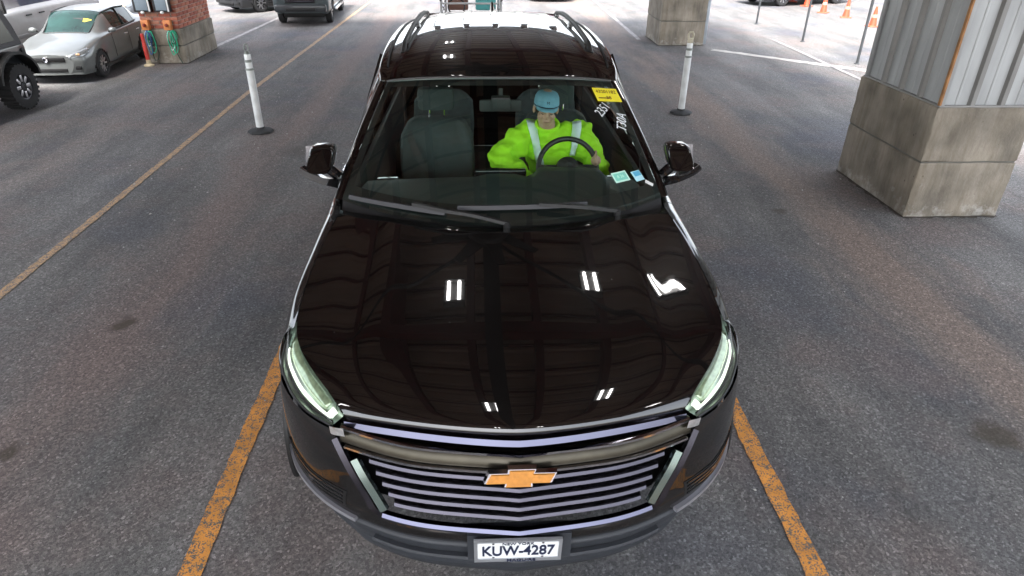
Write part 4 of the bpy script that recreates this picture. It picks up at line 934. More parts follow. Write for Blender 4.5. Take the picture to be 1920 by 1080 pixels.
# ---- number plate
PLW = mat('plate_white', (.78, .80, .80), .4, var=.06, vscale=20)
pl = empty('number_plate', (-.006, -.042, .458)); pl.parent = suv; pl.rotation_euler = (R(9), 0, 0)
fo = MB()
for lo, hi in (((-.160, -.0075, .056), (.160, .004, .068)), ((-.160, -.0075, -.070), (.160, .004, -.050)), ((-.160, -.0075, -.0505), (-.148, .004, .0565)), ((.148, -.0075, -.0505), (.160, .004, .0565))): fo.box(lo, hi)
fo.build('plate_frame', mat('plate_frame_metal', (.50, .52, .55), .3, .7, var=.1), pl, smooth=False)
MB().box((-.1478, -.004, -.0498), (.1478, .002, .0558)).build('plate_sheet', PLW, pl, smooth=False)
MB().box((-.03, .002, -.05), (.03, .03, .05)).build('plate_bracket', BLK, pl, smooth=False)
for x_ in (-.09, .09):
    for z_ in (-.042, .048): MB().lathe([(.005, 0), (.005, .003), (1e-5, .0045)], 8, frame((x_, -.004, z_), (1, 0, 0), (0, 0, 1))).build('plate_bolt', CHR, pl)
INK = mat('plate_ink', (.012, .018, .05), .5); INK2 = mat('plate_gold_ink', (.35, .26, .08), .5)
FX = frame((0, -.0055, -.004), (1, 0, 0), (0, 0, 1))
text_mesh('plate_number', 'KUW-4287', .088, INK, pl, FX, .64, bold=.0016)
text_mesh('plate_heading', 'NEW YORK', .022, INK, pl, frame((0, -.0055, .0435), (1, 0, 0), (0, 0, 1)), 1.0)
text_mesh('frame_lettering', 'MAGUIRE', .022, INK, pl, frame((.012, -.009, -.060), (1, 0, 0), (0, 0, 1)), 1.15, bold=.0004)
MB().box((-.19, -.03, .395), (.19, .03, .52)).build('plate_mount', GREYP, suv, smooth=False)

# ---- stickers and grease-pencil marks on the glass
def ws_frame(v, s, ang=0, o=.004):
    q = ws_pt(v, s, -o); ux = (ws_pt(v, s + .01, -o) - q).normalized(); uy = (ws_pt(v + .01, s, -o) - q).normalized(); uz = ux.cross(uy).normalized(); uy = uz.cross(ux)
    M = Matrix((ux, uy, uz)).transposed().to_4x4(); M.translation = q; return M @ Matrix.Rotation(ang, 4, 'Z')
def on_glass(name, w_, h_, mt_, v, s, ang=0, par=None, o=.004):
    M = ws_frame(v, s, ang, o); return MB().box((-w_/2, -h_/2, -.0008), (w_/2, h_/2, .0008), 0, M).build(name, mt_, par or suv, smooth=False)
YS = mat('yellow_label', (.92, .80, .02), .45, var=.05); BRN = mat('label_ink', (.22, .12, .01), .6)
GRS = mat('green_label', (.22, .62, .50), .4, var=.1); GRL = mat('pale_green_label', (.55, .85, .72), .4, var=.1); BLS = mat('blue_label', (.10, .42, .62), .4, var=.1); BLL = mat('pale_blue_label', (.45, .78, .85), .4, var=.1)
st = on_glass('yellow_sticker', .165, .115, YS, .856, .905, R(-3)); st['label'] = 'yellow printed label in the top corner of the windscreen'
text_mesh('label_print', '43201182', .038, BRN, st, ws_frame(.883, .905, R(-3), .0058), .9); text_mesh('label_print', '38', .036, BRN, st, ws_frame(.826, .910, R(-3), .0058), 1.0); on_glass('label_bar', .07, .010, BRN, .826, .865, R(-3), st, .0052)
WHI = mat('white_grease_pencil', (.75, .78, .80), .6)
text_mesh('pencil_writing', '2351', .085, WHI, suv, ws_frame(.722, .81, R(40), .005), .75, .2, .0006); text_mesh('pencil_writing', 'T30A', .088, WHI, suv, ws_frame(.606, .93, R(60), .005), .75, .2, .0006)
s2 = on_glass('green_sticker', .098, .066, GRL, .212, .767); on_glass('label_panel', .080, .046, GRS, .212, .767, 0, s2, .0052); text_mesh('label_print', '8 26', .026, GRL, s2, ws_frame(.212, .767, 0, .0062))
s3 = on_glass('blue_sticker', .062, .066, BLL, .19, .887); on_glass('label_panel', .046, .03, BLS, .205, .887, 0, s3, .0052)
on_glass('paper_tag', .022, .05, WHP, .118, .948, R(40))

# ---- cabin
DASH = mat('dashboard_vinyl', (.034, .046, .043), .6, var=.12, vscale=7, bump=.2, bscale=300)
TRIM = mat('cabin_trim', (.022, .024, .024), .6, var=.15)
CLOTH = mat('seat_cloth', (.040, .052, .053), .85, var=.18, vscale=22, bump=.3, bscale=220)
LINER = mat('roof_liner', (.35, .34, .32), .9, var=.06)
dg_ = []
for (y_, z_, w_) in ((1.52, 1.045, .80), (1.66, 1.075, .83), (1.85, 1.085, .83), (2.02, 1.09, .81), (2.14, 1.075, .80), (2.20, 1.03, .80), (2.23, .90, .78), (2.24, .62, .76)):
    row = []
    for i in range(41):
        x_ = w_ * (2 * i / 40 - 1); yy = y_ + .06 * (1 - (x_ / .8) ** 2); zz = z_
        hood_ = smooth(.18, .24, x_) * (1 - smooth(.60, .66, x_)); mid_ = smooth(-.14, -.10, x_) * (1 - smooth(.10, .14, x_))
        if y_ > 1.9 and y_ < 2.21: zz += .045 * hood_ + .018 * mid_; yy += .05 * hood_
        row.append(Vector((x_, yy, zz)))
    dg_.append(row)
dsh = grid_obj('dashboard', dg_, DASH, suv, None, flip=False)
MB().box((-.16, 2.235, .95), (.16, 2.30, 1.10), .012).build('centre_screen', GBLK, dsh)
MB().sweep([(-.36, 1.66, 1.092), (0, 1.62, 1.096), (.36, 1.66, 1.092)], [(-.022, 0), (.022, 0), (.018, .012), (-.018, .012)]).build('demister_vent', TRIM, dsh)
MB().box((-.12, 2.2, .45), (.12, 3.0, .80), .03).build('centre_console', TRIM, suv)
MB().box((-.86, 1.5, .40), (.86, 4.8, .46)).build('cabin_floor', TRIM, suv, smooth=False)
for s_ in (1, -1): MB().box((s_ * .86 - .02, 1.8, .44), (s_ * .86 + .02, 4.6, 1.09), .015).build('door_card', TRIM, suv)
grid_obj('roof_liner', [[roof_pt(j / 20 * .96 + .02, i / 16) + Vector((0, 0, -.035)) for i in range(17)] for j in range(21)], LINER, suv, 'weld')
def seat(x_, y_, name, wide=.50, top=1.26, head=True):
    t = empty(name, (x_, y_, .46)); t.parent = suv
    MB().box((-wide/2, -.50, .12), (wide/2, .06, .28), .055).build('cushion', CLOTH, t)
    bk = []
    for (h, w_, th) in ((.20, .46, .09), (.35, .50, .10), (.52, .52, .10), (.68, .50, .09), (top - .46 - .03, .40, .07), (top - .46, .30, .04)):
        f = h / .8; lean = .20 * f; ring = []
        for i in range(20):
            a_ = 2 * math.pi * i / 20; ca, sa = math.cos(a_), math.sin(a_); q = lambda v, e: math.copysign(abs(v) ** e, v)
            ring.append(Vector((w_ / .5 * wide / 2 * q(ca, .45), lean + th * q(sa, .6) - (.03 if (abs(ca) > .7 and sa < 0) else 0), h)))
        bk.append(ring)
    V = [q for r_ in bk for q in r_]; F = [(j*20+i, j*20+(i+1) % 20, (j+1)*20+(i+1) % 20, (j+1)*20+i) for j in range(5) for i in range(20)] + [tuple(range(20))[::-1], tuple(100 + i for i in range(20))]
    mesh_obj('seat_back', V, F, CLOTH, t)
    if head:
        MB().box((-.125, .15, top - .46 + .045), (.125, .25, top - .46 + .20), .04).build('headrest', CLOTH, t)
        for s_ in (-.05, .05): MB().tube([(s_, .19, top - .48), (s_, .20, top - .40)], .007, 6).build('headrest_post', CHR, t)
seat(-.42, 2.70, 'front_seat'); seat(.42, 2.86, 'front_seat')
for x_ in (-.42, .42): seat(x_, 3.68, 'rear_seat', .48, 1.22)
# steering wheel
sw = empty('steering_wheel', (.43, 2.345, 1.075)); sw.parent = suv; sw.rotation_euler = (R(62), 0, 0)
MB().tube([(.186 * math.cos(2*math.pi*i/40), .186 * math.sin(2*math.pi*i/40), 0) for i in range(40)], .0165, 10, closed=True).build('wheel_rim', mat('leather_black', (.015, .015, .016), .4, var=.2, bump=.15, bscale=200), sw)
MB().lathe([(1e-5, -.045), (.06, -.04), (.075, -.015), (.07, .02), (.03, .05)], 20).build('wheel_hub', TRIM, sw)
for a_ in (0, 180, 270): MB().sweep([(.05 * math.cos(R(a_)), .05 * math.sin(R(a_)), -.015), (.178 * math.cos(R(a_)), .178 * math.sin(R(a_)), 0)], [(-.022, -.006), (.022, -.006), (.022, .006), (-.022, .006)]).build('wheel_spoke', TRIM, sw)
MB().tube([(.43, 2.33, 1.06), (.43, 2.15, .98)], .035, 10).build('steering_column', TRIM, suv)
# belts, vents and a screen
for x_, y_ in ((-.42, 2.70), (.42, 2.86)):
    MB().sweep(curve_pts([(x_ + (.20 if x_ > 0 else -.20), y_ + .12, 1.20), (x_ + (.12 if x_ > 0 else -.12), y_ + .02, 1.02), (x_, y_ - .03, .84), (x_ - (.18 if x_ > 0 else -.18), y_ - .06, .68)], 12), [(-.022, -.001), (.022, -.001), (.022, .001), (-.022, .001)], up=(0, -1, .3)).build('seat_belt', TRIM, suv)
for x_ in (-.70, -.22, .70): MB().box((x_ - .07, 2.205, .985), (x_ + .07, 2.30, 1.045), .012).build('air_vent', GBLK, dsh)
# interior mirror with its sensor box, visors
rv = empty('interior_mirror', (.0, 2.17, 1.505)); rv.parent = suv
MB().box((-.125, .03, -.035), (.125, .055, .035), .015).build('mirror_case', TRIM, rv)
MB().box((-.055, -.03, -.01), (.055, .05, .06), .012).build('sensor_box', TRIM, rv)
MB().tube([(0, .04, .03), (0, .07, .09)], .012, 8).build('mirror_stalk', TRIM, rv)
for x_ in (-.40, .40): MB().box((x_ - .2, 2.42, 1.595), (x_ + .2, 2.58, 1.612), .006).build('sun_visor', LINER, suv)

# ================================================================== DRIVER
SKIN = mat('skin', (.52, .31, .22), .5, var=.1, vscale=18)
LIME = mat('lime_fleece', (.46, .95, .02), .8, var=.10, vscale=9, bump=.7, bscale=14, stretch=(1, 1, .45))
SILV = mat('silver_reflective_tape', (.86, .98, 1.0), .35, .0, var=.06)
NAVY = mat('dark_trousers', (.02, .024, .035), .85, var=.2)
CAPB = mat('blue_cap_cloth', (.22, .46, .60), .85, var=.14, vscale=20, bump=.25, bscale=180)
HAIR = mat('dark_hair', (.02, .014, .010), .7, var=.3)
pr_ = tag(empty('person', (.40, 2.80, .60)), 'driver in a lime sweatshirt with silver stripes and a blue cap at the wheel', 'person')
O = Vector((.40, 2.80, .60))
def P_(x_, y_, z_): return Vector((x_, y_, z_)) - O
HC_ = P_(.315, 2.70, 1.365)
HM = Matrix.Translation(HC_) @ Matrix.Rotation(R(3), 4, 'X') @ Matrix.Rotation(R(4), 4, 'Y')
b_ = MB()
b_.ellip((0, .012, .03), .074, .094, .092, HM); b_.ellip((0, -.03, -.045), .056, .060, .068, HM); b_.ellip((0, -.055, -.085), .030, .030, .028, HM)   # skull, face, chin
b_.ellip((0, -.098, -.022), .012, .018, .024, HM, 8, 6); b_.ellip((0, -.088, .004), .05, .018, .014, HM); b_.ellip((0, -.086, -.062), .024, .014, .011, HM)    # nose, brow, lips
for s_ in (-1, 1):
    b_.ellip((s_ * .078, .012, -.012), .010, .020, .032, HM, 8, 8); b_.ellip((s_ * .038, -.072, -.032), .022, .022, .02, HM)
b_.capsule(P_(.335, 2.745, 1.20), .058, P_(.318, 2.715, 1.30), .055)
b_.capsule(P_(.385, 2.80, .80), .12, P_(.37, 2.785, 1.06), .12, .75)                        # trunk
for s_, sh, el, wr in ((-1, (.205, 2.79, 1.19), (.005, 2.62, 1.055), (.185, 2.42, .985)), (1, (.565, 2.80, 1.18), (.665, 2.62, .99), (.625, 2.43, 1.085))):
    b_.capsule(P_(*sh), .055, P_(*el), .042); b_.capsule(P_(*el), .040, P_(*wr), .028)
    d = (P_(*wr) - P_(*el)).normalized(); h = P_(*wr) + d * .045; sd_ = Vector((0, -.45, -.89)) if s_ > 0 else Vector((.3, .2, -.93))
    b_.capsule(P_(*wr) + d * .02, .026, h + d * .03, .034, 1.0)
    tgt = Vector((0, -.02, .03)) if s_ > 0 else Vector((.02, -.03, .01))
    for k, ln in enumerate((.072, .082, .078, .062)):                                        # fingers curled on the rim
        r0 = h + d * .04 + sd_ * (.028 - .019 * k); k1 = r0 + d * ln * .45 + tgt * .3; k2 = k1 + (d * .35 + tgt.normalized() * -.4 + Vector((0, .5, -.2))).normalized() * ln * .4
        b_.capsule(r0, .0095, k1, .009); b_.capsule(k1, .009, k2, .008)
    t0 = P_(*wr) + d * .035 - sd_ * .024; b_.capsule(t0, .011, t0 + (d * .6 - sd_ * .8).normalized() * .042, .010); b_.capsule(t0 + (d * .6 - sd_ * .8).normalized() * .042, .0095, t0 + (d * .95 - sd_ * .5).normalized() * .068, .0085)
for s_ in (-1, 1):
    hp, kn, an = P_(.40 + s_ * .10, 2.80, .76), P_(.40 + s_ * .15, 2.38, .80), P_(.40 + s_ * .12, 2.08, .53)
    b_.capsule(hp, .085, kn, .060); b_.capsule(kn, .055, an, .038); b_.capsule(an, .036, an + Vector((0, -.15, -.02)), .03)
organic('body', b_, SKIN, pr_, .0075, 4)
sw_ = MB()
sw_.capsule(P_(.385, 2.80, .80), .165, P_(.375, 2.775, 1.06), .185, .78); sw_.capsule(P_(.30, 2.775, 1.085), .125, P_(.46, 2.78, 1.085), .125, .85)
sw_.capsule(P_(.235, 2.79, 1.165), .088, P_(.54, 2.80, 1.155), .086, .95); sw_.capsule(P_(.345, 2.765, 1.175), .085, P_(.335, 2.755, 1.215), .068)
for sh, el, wr in (((.205, 2.79, 1.175), (.010, 2.62, 1.055), (.165, 2.44, .99)), ((.565, 2.80, 1.165), (.665, 2.62, .99), (.63, 2.45, 1.075))):
    sw_.capsule(P_(*sh), .096, P_(*el), .080); sw_.capsule(P_(*el), .080, P_(*wr), .052)
    md = (Vector(sh) + Vector(el)) / 2
    sw_.ellip(tuple(P_(md.x, md.y - .01, md.z - .03)), .085, .075, .065); sw_.ellip(tuple(P_(*el) + Vector((0, 0, -.02))), .09, .08, .06)
swt = organic('sweatshirt', sw_, LIME, pr_, .010, 4)
for v_, c_, n_ in [(v_, v_.co.copy(), v_.normal.copy()) for v_ in swt.data.vertices]:   # cloth folds
    f1 = mnoise.noise(Vector((c_.x * 9, c_.y * 9, c_.z * 16))); f2 = mnoise.noise(Vector((c_.x * 26 + 5, c_.y * 20, c_.z * 34)))
    v_.co = c_ + n_ * (.027 * abs(f1) ** .7 * (1 if f1 > 0 else -.7) + .011 * f2)
swt.data.update()
cl = MB().tube([P_(.332 + .073 * math.cos(a_), 2.742 + .070 * math.sin(a_) - .012 * math.sin(a_), 1.248 + .030 * math.sin(a_)) for a_ in [2*math.pi*i/24 for i in range(24)]], .012, 8, closed=True); cl.build('collar', LIME, pr_)
tr = MB()
for s_ in (-1, 1):
    hp, kn, an = P_(.40 + s_ * .10, 2.80, .76), P_(.40 + s_ * .15, 2.38, .80), P_(.40 + s_ * .12, 2.08, .55)
    tr.capsule(hp, .105, kn, .078); tr.capsule(kn, .074, an, .055)
organic('trousers', tr, NAVY, pr_, .014, 4)
bv = BVHTree.FromPolygons([v.co.copy() for v in swt.data.vertices], [tuple(q.vertices) for q in swt.data.polygons])
for (x0, z0, x1, z1, w0, w1) in ((.222, 1.262, .290, .985, .062, .046), (.535, 1.252, .503, 1.05, .060, .040)):
    V = []; n = 16
    for i in range(n + 1):
        f = i / n; xc, zc, w_ = lerp(x0, x1, f), lerp(z0, z1, f), lerp(w0, w1, f)
        for u_ in (-.5, 0, .5):
            o_ = Vector((xc - .40 + w_ * u_, -1.6, zc - .60)); h = bv.ray_cast(o_, Vector((0, 1, 0)))
            q = h[0] + h[1] * .004 if h[0] else o_ + Vector((0, 1.6 - .02, 0)); V.append(q)
    F = [(3*i+j, 3*i+j+1, 3*i+j+4, 3*i+j+3) for i in range(n) for j in range(2)]
    so = mesh_obj('reflective_stripe', V, F, SILV, pr_); sf = so.modifiers.new('t', 'SOLIDIFY'); sf.thickness = .003
# cap, hair, eyes
cp_ = MB(); cp_.lathe([(.083, .018), (.0835, .045), (.079, .078), (.066, .102), (.035, .113), (1e-5, .115)], 24, HM @ Matrix.Diagonal((1.0, 1.18, 1, 1)))
cp_.build('cap', CAPB, pr_, smooth=True)
br_ = []
for i in range(13):
    a_ = R(200 + 140 * i / 12); br_.append([HM @ Vector((.082 * math.cos(a_), .098 * math.sin(a_), .022)), HM @ Vector((.080 * math.cos(a_), .130 * math.sin(a_), .030)), HM @ Vector((.070 * math.cos(a_), .168 * math.sin(a_), .024 - .016 * abs(math.cos(a_))))])
bm_ = grid_obj('cap_brim', [[r_[k] for r_ in br_] for k in range(3)], CAPB, pr_); bm_.modifiers.new('t', 'SOLIDIFY').thickness = .004
MB().tube([HM @ Vector((.0835 * math.cos(a_), .0985 * math.sin(a_), .029)) for a_ in [2*math.pi*i/32 for i in range(32)]], .003, 6, closed=True).build('cap_seam', NAVY, pr_)
text_mesh('cap_emblem', 'M', .024, NAVY, pr_, HM @ frame((0.0, -.101, .062), (1, 0, 0), (0, .25, 1)), 1.1)
MB().ellip((0, .024, -.004), .077, .090, .062, HM).build('hair', HAIR, pr_)
for s_ in (-1, 1): MB().ellip((s_ * .028, -.082, -.012), .011, .008, .007, HM, 10, 8).build('eye', mat('eye_dark', (.05, .04, .035), .2), pr_)
MB().ellip((0, -.0985, -.062), .022, .005, .0025, HM, 10, 6).build('mouth', mat('lip', (.26, .11, .09), .5), pr_)

# ================================================================== OTHER VEHICLES
DGL = mat('dark_car_glass', (.008, .014, .014), .05, var=.2, coat=.3, spec=.5)
TGL = mat('teal_car_glass', (.012, .038, .033), .06, var=.5, vscale=2, coat=0.0, spec=.3)
def shell(par, st, ny=8, nx=5, mats=None, glass_mt=None, wheels=(), wr=.33):
    """lofted car shell: stations of 8 section points, split into body and panes by cell"""
    ns = len(st); ys = [q[0] for q in st]
    rows_ = {}
    def pt(u, v):   # u station index, v section index
        if v not in rows_: rows_[v] = ([pchip(range(8), [q[0] for q in s[1]], v) for s in st], [pchip(range(8), [q[1] for q in s[1]], v) for s in st])
        xs, zs = rows_[v]
        return Vector((pchip(range(ns), xs, u), pchip(range(ns), ys, u), pchip(range(ns), zs, u)))
    W, B_ = mats['panes'], mats['body']; cells = {}
    for i in range(ns - 1):
        for j in range(7):
            key = W.get((i, j), 'body'); cells.setdefault(key, []).append((i, j))
    for key, lst in cells.items():
        for mx_ in ((1, -1) if key.startswith('side') else (0,)):
            V = []; F = []
            for (i, j) in lst:
                for sg in ((1, -1) if mx_ == 0 else (mx_,)):
                    b0 = len(V)
                    for a_ in range(ny + 1):
                        for c_ in range(nx + 1):
                            q = pt(i + a_ / ny, j + c_ / nx); V.append(Vector((q.x * sg, q.y, q.z)))
                    for f in grid_faces(ny + 1, nx + 1, b0, sg < 0):
                        c3 = sum((V[k_] for k_ in f), Vector()) / 4
                        if key == 'body' and any((c3.y - wy) ** 2 + (c3.z - wr) ** 2 < (wr * 1.12) ** 2 for wy in wheels) and abs(c3.x) > .5: continue
                        F.append(f)
            if key == 'body':                                   # close the nose and the tail
                for u_ in (0, ns - 1):
                    ring = [pt(u_, 7 * k_ / 21) for k_ in range(22)]; b0 = len(V); V += ring + [Vector((-q.x, q.y, q.z)) for q in ring[::-1][1:]]
                    f = tuple(range(b0, len(V))); F.append(f[::-1] if u_ == 0 else f)
            nm = {'body': 'body', 'screen': 'windscreen', 'rear': 'rear_window'}.get(key, 'side_window')
            o = mesh_obj(nm, V, F, B_ if key == 'body' else (glass_mt or DGL), par, True, weld=True)
            if key != 'body':
                for v_, n_ in [(v_, v_.normal.copy()) for v_ in o.data.vertices]: v_.co += n_ * .006
def car_wheels(par, hw, ys, r_, mt_=None, spokes=8):
    for wy in ys:
        for s_ in (1, -1):
            wl = empty('wheel', (s_ * hw, wy, r_)); wl.parent = par; A = Matrix.Rotation(R(90) * s_, 4, 'Y'); t = .105
            MB().lathe([(r_*.64, -t), (r_*.9, -t), (r_*.985, -t*.75), (r_, 0), (r_*.985, t*.75), (r_*.9, t), (r_*.64, t)], 28, A, closed=True).build('tyre', TYRE, wl)
            rm = MB().lathe([(r_*.66, -t*.8), (r_*.67, t*.9), (r_*.6, t*.8), (r_*.55, t*.3), (r_*.15, t*.3), (r_*.15, t*.85), (1e-5, t*.9)], 28, A)
            rm.build('rim', mat('dark_rim_barrel', (.05, .05, .055), .4, .6), wl)
            for i in range(spokes):
                MB().box((-r_*.055, r_*.12, t*.5), (r_*.055, r_*.63, t*.85), 0, A @ Matrix.Rotation(2*math.pi*i/spokes, 4, 'Z')).build('spoke', mt_ or ALLOY, wl, smooth=False)
SIDE = [(.82, .20), (.87, .40), (.885, .66)]
SEDAN = [(0.0, [(.45, .24), (.56, .36), (.60, .50), (.58, .60), (.48, .655), (.32, .675), (.16, .685), (0, .69)]),
         (.14, [(.70, .20), (.78, .36), (.80, .52), (.76, .66), (.66, .715), (.44, .745), (.22, .76), (0, .765)]),
         (.55, [(.80, .19), (.86, .40), (.875, .60), (.83, .76), (.72, .825), (.46, .855), (.22, .868), (0, .872)]),
         (1.22, [(.82, .18), (.87, .40), (.88, .66), (.86, .89), (.76, .945), (.52, .985), (.26, .995), (0, 1.0)]),
         (2.05, [*SIDE, (.865, .935), (.815, .975), (.60, 1.385), (.32, 1.435), (0, 1.445)]),
         (2.75, [*SIDE, (.865, .955), (.815, .995), (.605, 1.425), (.33, 1.48), (0, 1.49)]),
         (3.45, [*SIDE, (.865, .975), (.80, 1.02), (.585, 1.39), (.31, 1.445), (0, 1.455)]),
         (4.10, [(.81, .22), (.865, .42), (.875, .68), (.85, .97), (.76, 1.05), (.52, 1.075), (.26, 1.085), (0, 1.09)]),
         (4.52, [(.74, .26), (.80, .44), (.82, .70), (.79, .96), (.70, 1.03), (.48, 1.05), (.24, 1.06), (0, 1.06)]),
         (4.62, [(.60, .32), (.66, .46), (.68, .68), (.66, .86), (.58, .92), (.40, .94), (.2, .95), (0, .95)])]
SED_P = {(3, 5): 'screen', (3, 6): 'screen', (4, 4): 'side1', (5, 4): 'side2', (6, 5): 'rear', (6, 6): 'rear'}
TRUCK = [(0.0, [(.66, .42), (.74, .50), (.77, .70), (.76, .95), (.70, 1.06), (.45, 1.09), (.22, 1.10), (0, 1.105)]),
         (.16, [(.80, .38), (.90, .50), (.93, .72), (.90, 1.00), (.80, 1.10), (.50, 1.14), (.25, 1.155), (0, 1.16)]),
         (.7, [(.86, .36), (.95, .52), (.96, .80), (.93, 1.06), (.82, 1.15), (.52, 1.19), (.26, 1.205), (0, 1.21)]),
         (1.45, [(.86, .36), (.95, .52), (.96, .82), (.93, 1.13), (.82, 1.21), (.56, 1.25), (.28, 1.265), (0, 1.27)]),
         (2.2, [(.86, .36), (.95, .52), (.96, .82), (.93, 1.17), (.86, 1.23), (.66, 1.76), (.36, 1.82), (0, 1.835)]),
         (3.0, [(.86, .36), (.95, .52), (.96, .82), (.93, 1.18), (.86, 1.24), (.67, 1.80), (.36, 1.86), (0, 1.87)]),
         (3.75, [(.86, .36), (.95, .52), (.96, .82), (.93, 1.18), (.86, 1.24), (.67, 1.77), (.36, 1.83), (0, 1.84)]),
         (3.9, [(.86, .36), (.95, .52), (.96, .82), (.93, 1.18), (.88, 1.20), (.60, 1.19), (.3, 1.19), (0, 1.19)]),
         (5.5, [(.86, .38), (.95, .52), (.96, .82), (.93, 1.16), (.88, 1.18), (.60, 1.17), (.3, 1.17), (0, 1.17)]),
         (5.6, [(.80, .42), (.90, .54), (.91, .80), (.88, 1.08), (.80, 1.12), (.56, 1.12), (.3, 1.12), (0, 1.12)])]
TRK_P = {(3, 5): 'screen', (3, 6): 'screen', (4, 4): 'side1', (5, 4): 'side2', (6, 5): 'rear', (6, 6): 'rear'}
VAN = [(0.0, [(.70, .30), (.80, .42), (.84, .62), (.82, .84), (.74, .95), (.50, 1.0), (.25, 1.02), (0, 1.03)]),
       (.25, [(.84, .28), (.94, .44), (.96, .66), (.93, .94), (.82, 1.06), (.55, 1.12), (.28, 1.14), (0, 1.15)]),
       (.75, [(.88, .28), (.97, .46), (.98, .72), (.95, 1.06), (.86, 1.18), (.60, 1.26), (.30, 1.29), (0, 1.30)]),
       (1.45, [(.88, .28), (.98, .46), (.99, .74), (.97, 1.12), (.91, 1.20), (.80, 1.95), (.45, 2.05), (0, 2.08)]),
       (2.3, [(.88, .28), (.98, .46), (.99, .74), (.97, 1.13), (.93, 1.22), (.84, 2.02), (.48, 2.12), (0, 2.15)]),
       (4.2, [(.88, .28), (.98, .46), (.99, .74), (.97, 1.13), (.93, 1.22), (.84, 2.02), (.48, 2.12), (0, 2.15)]),
       (5.4, [(.88, .30), (.98, .46), (.99, .74), (.97, 1.13), (.93, 1.22), (.83, 2.00), (.46, 2.08), (0, 2.10)]),
       (5.5, [(.80, .34), (.90, .48), (.92, .74), (.90, 1.12), (.86, 1.22), (.76, 1.90), (.42, 1.98), (0, 2.0)])]
VAN_P = {(2, 5): 'screen', (2, 6): 'screen', (3, 4): 'side1', (4, 4): 'side2'}
def car_paint(name, c, metal=.3): return mat(name, c, .3, metal, var=.05, coat=.5)
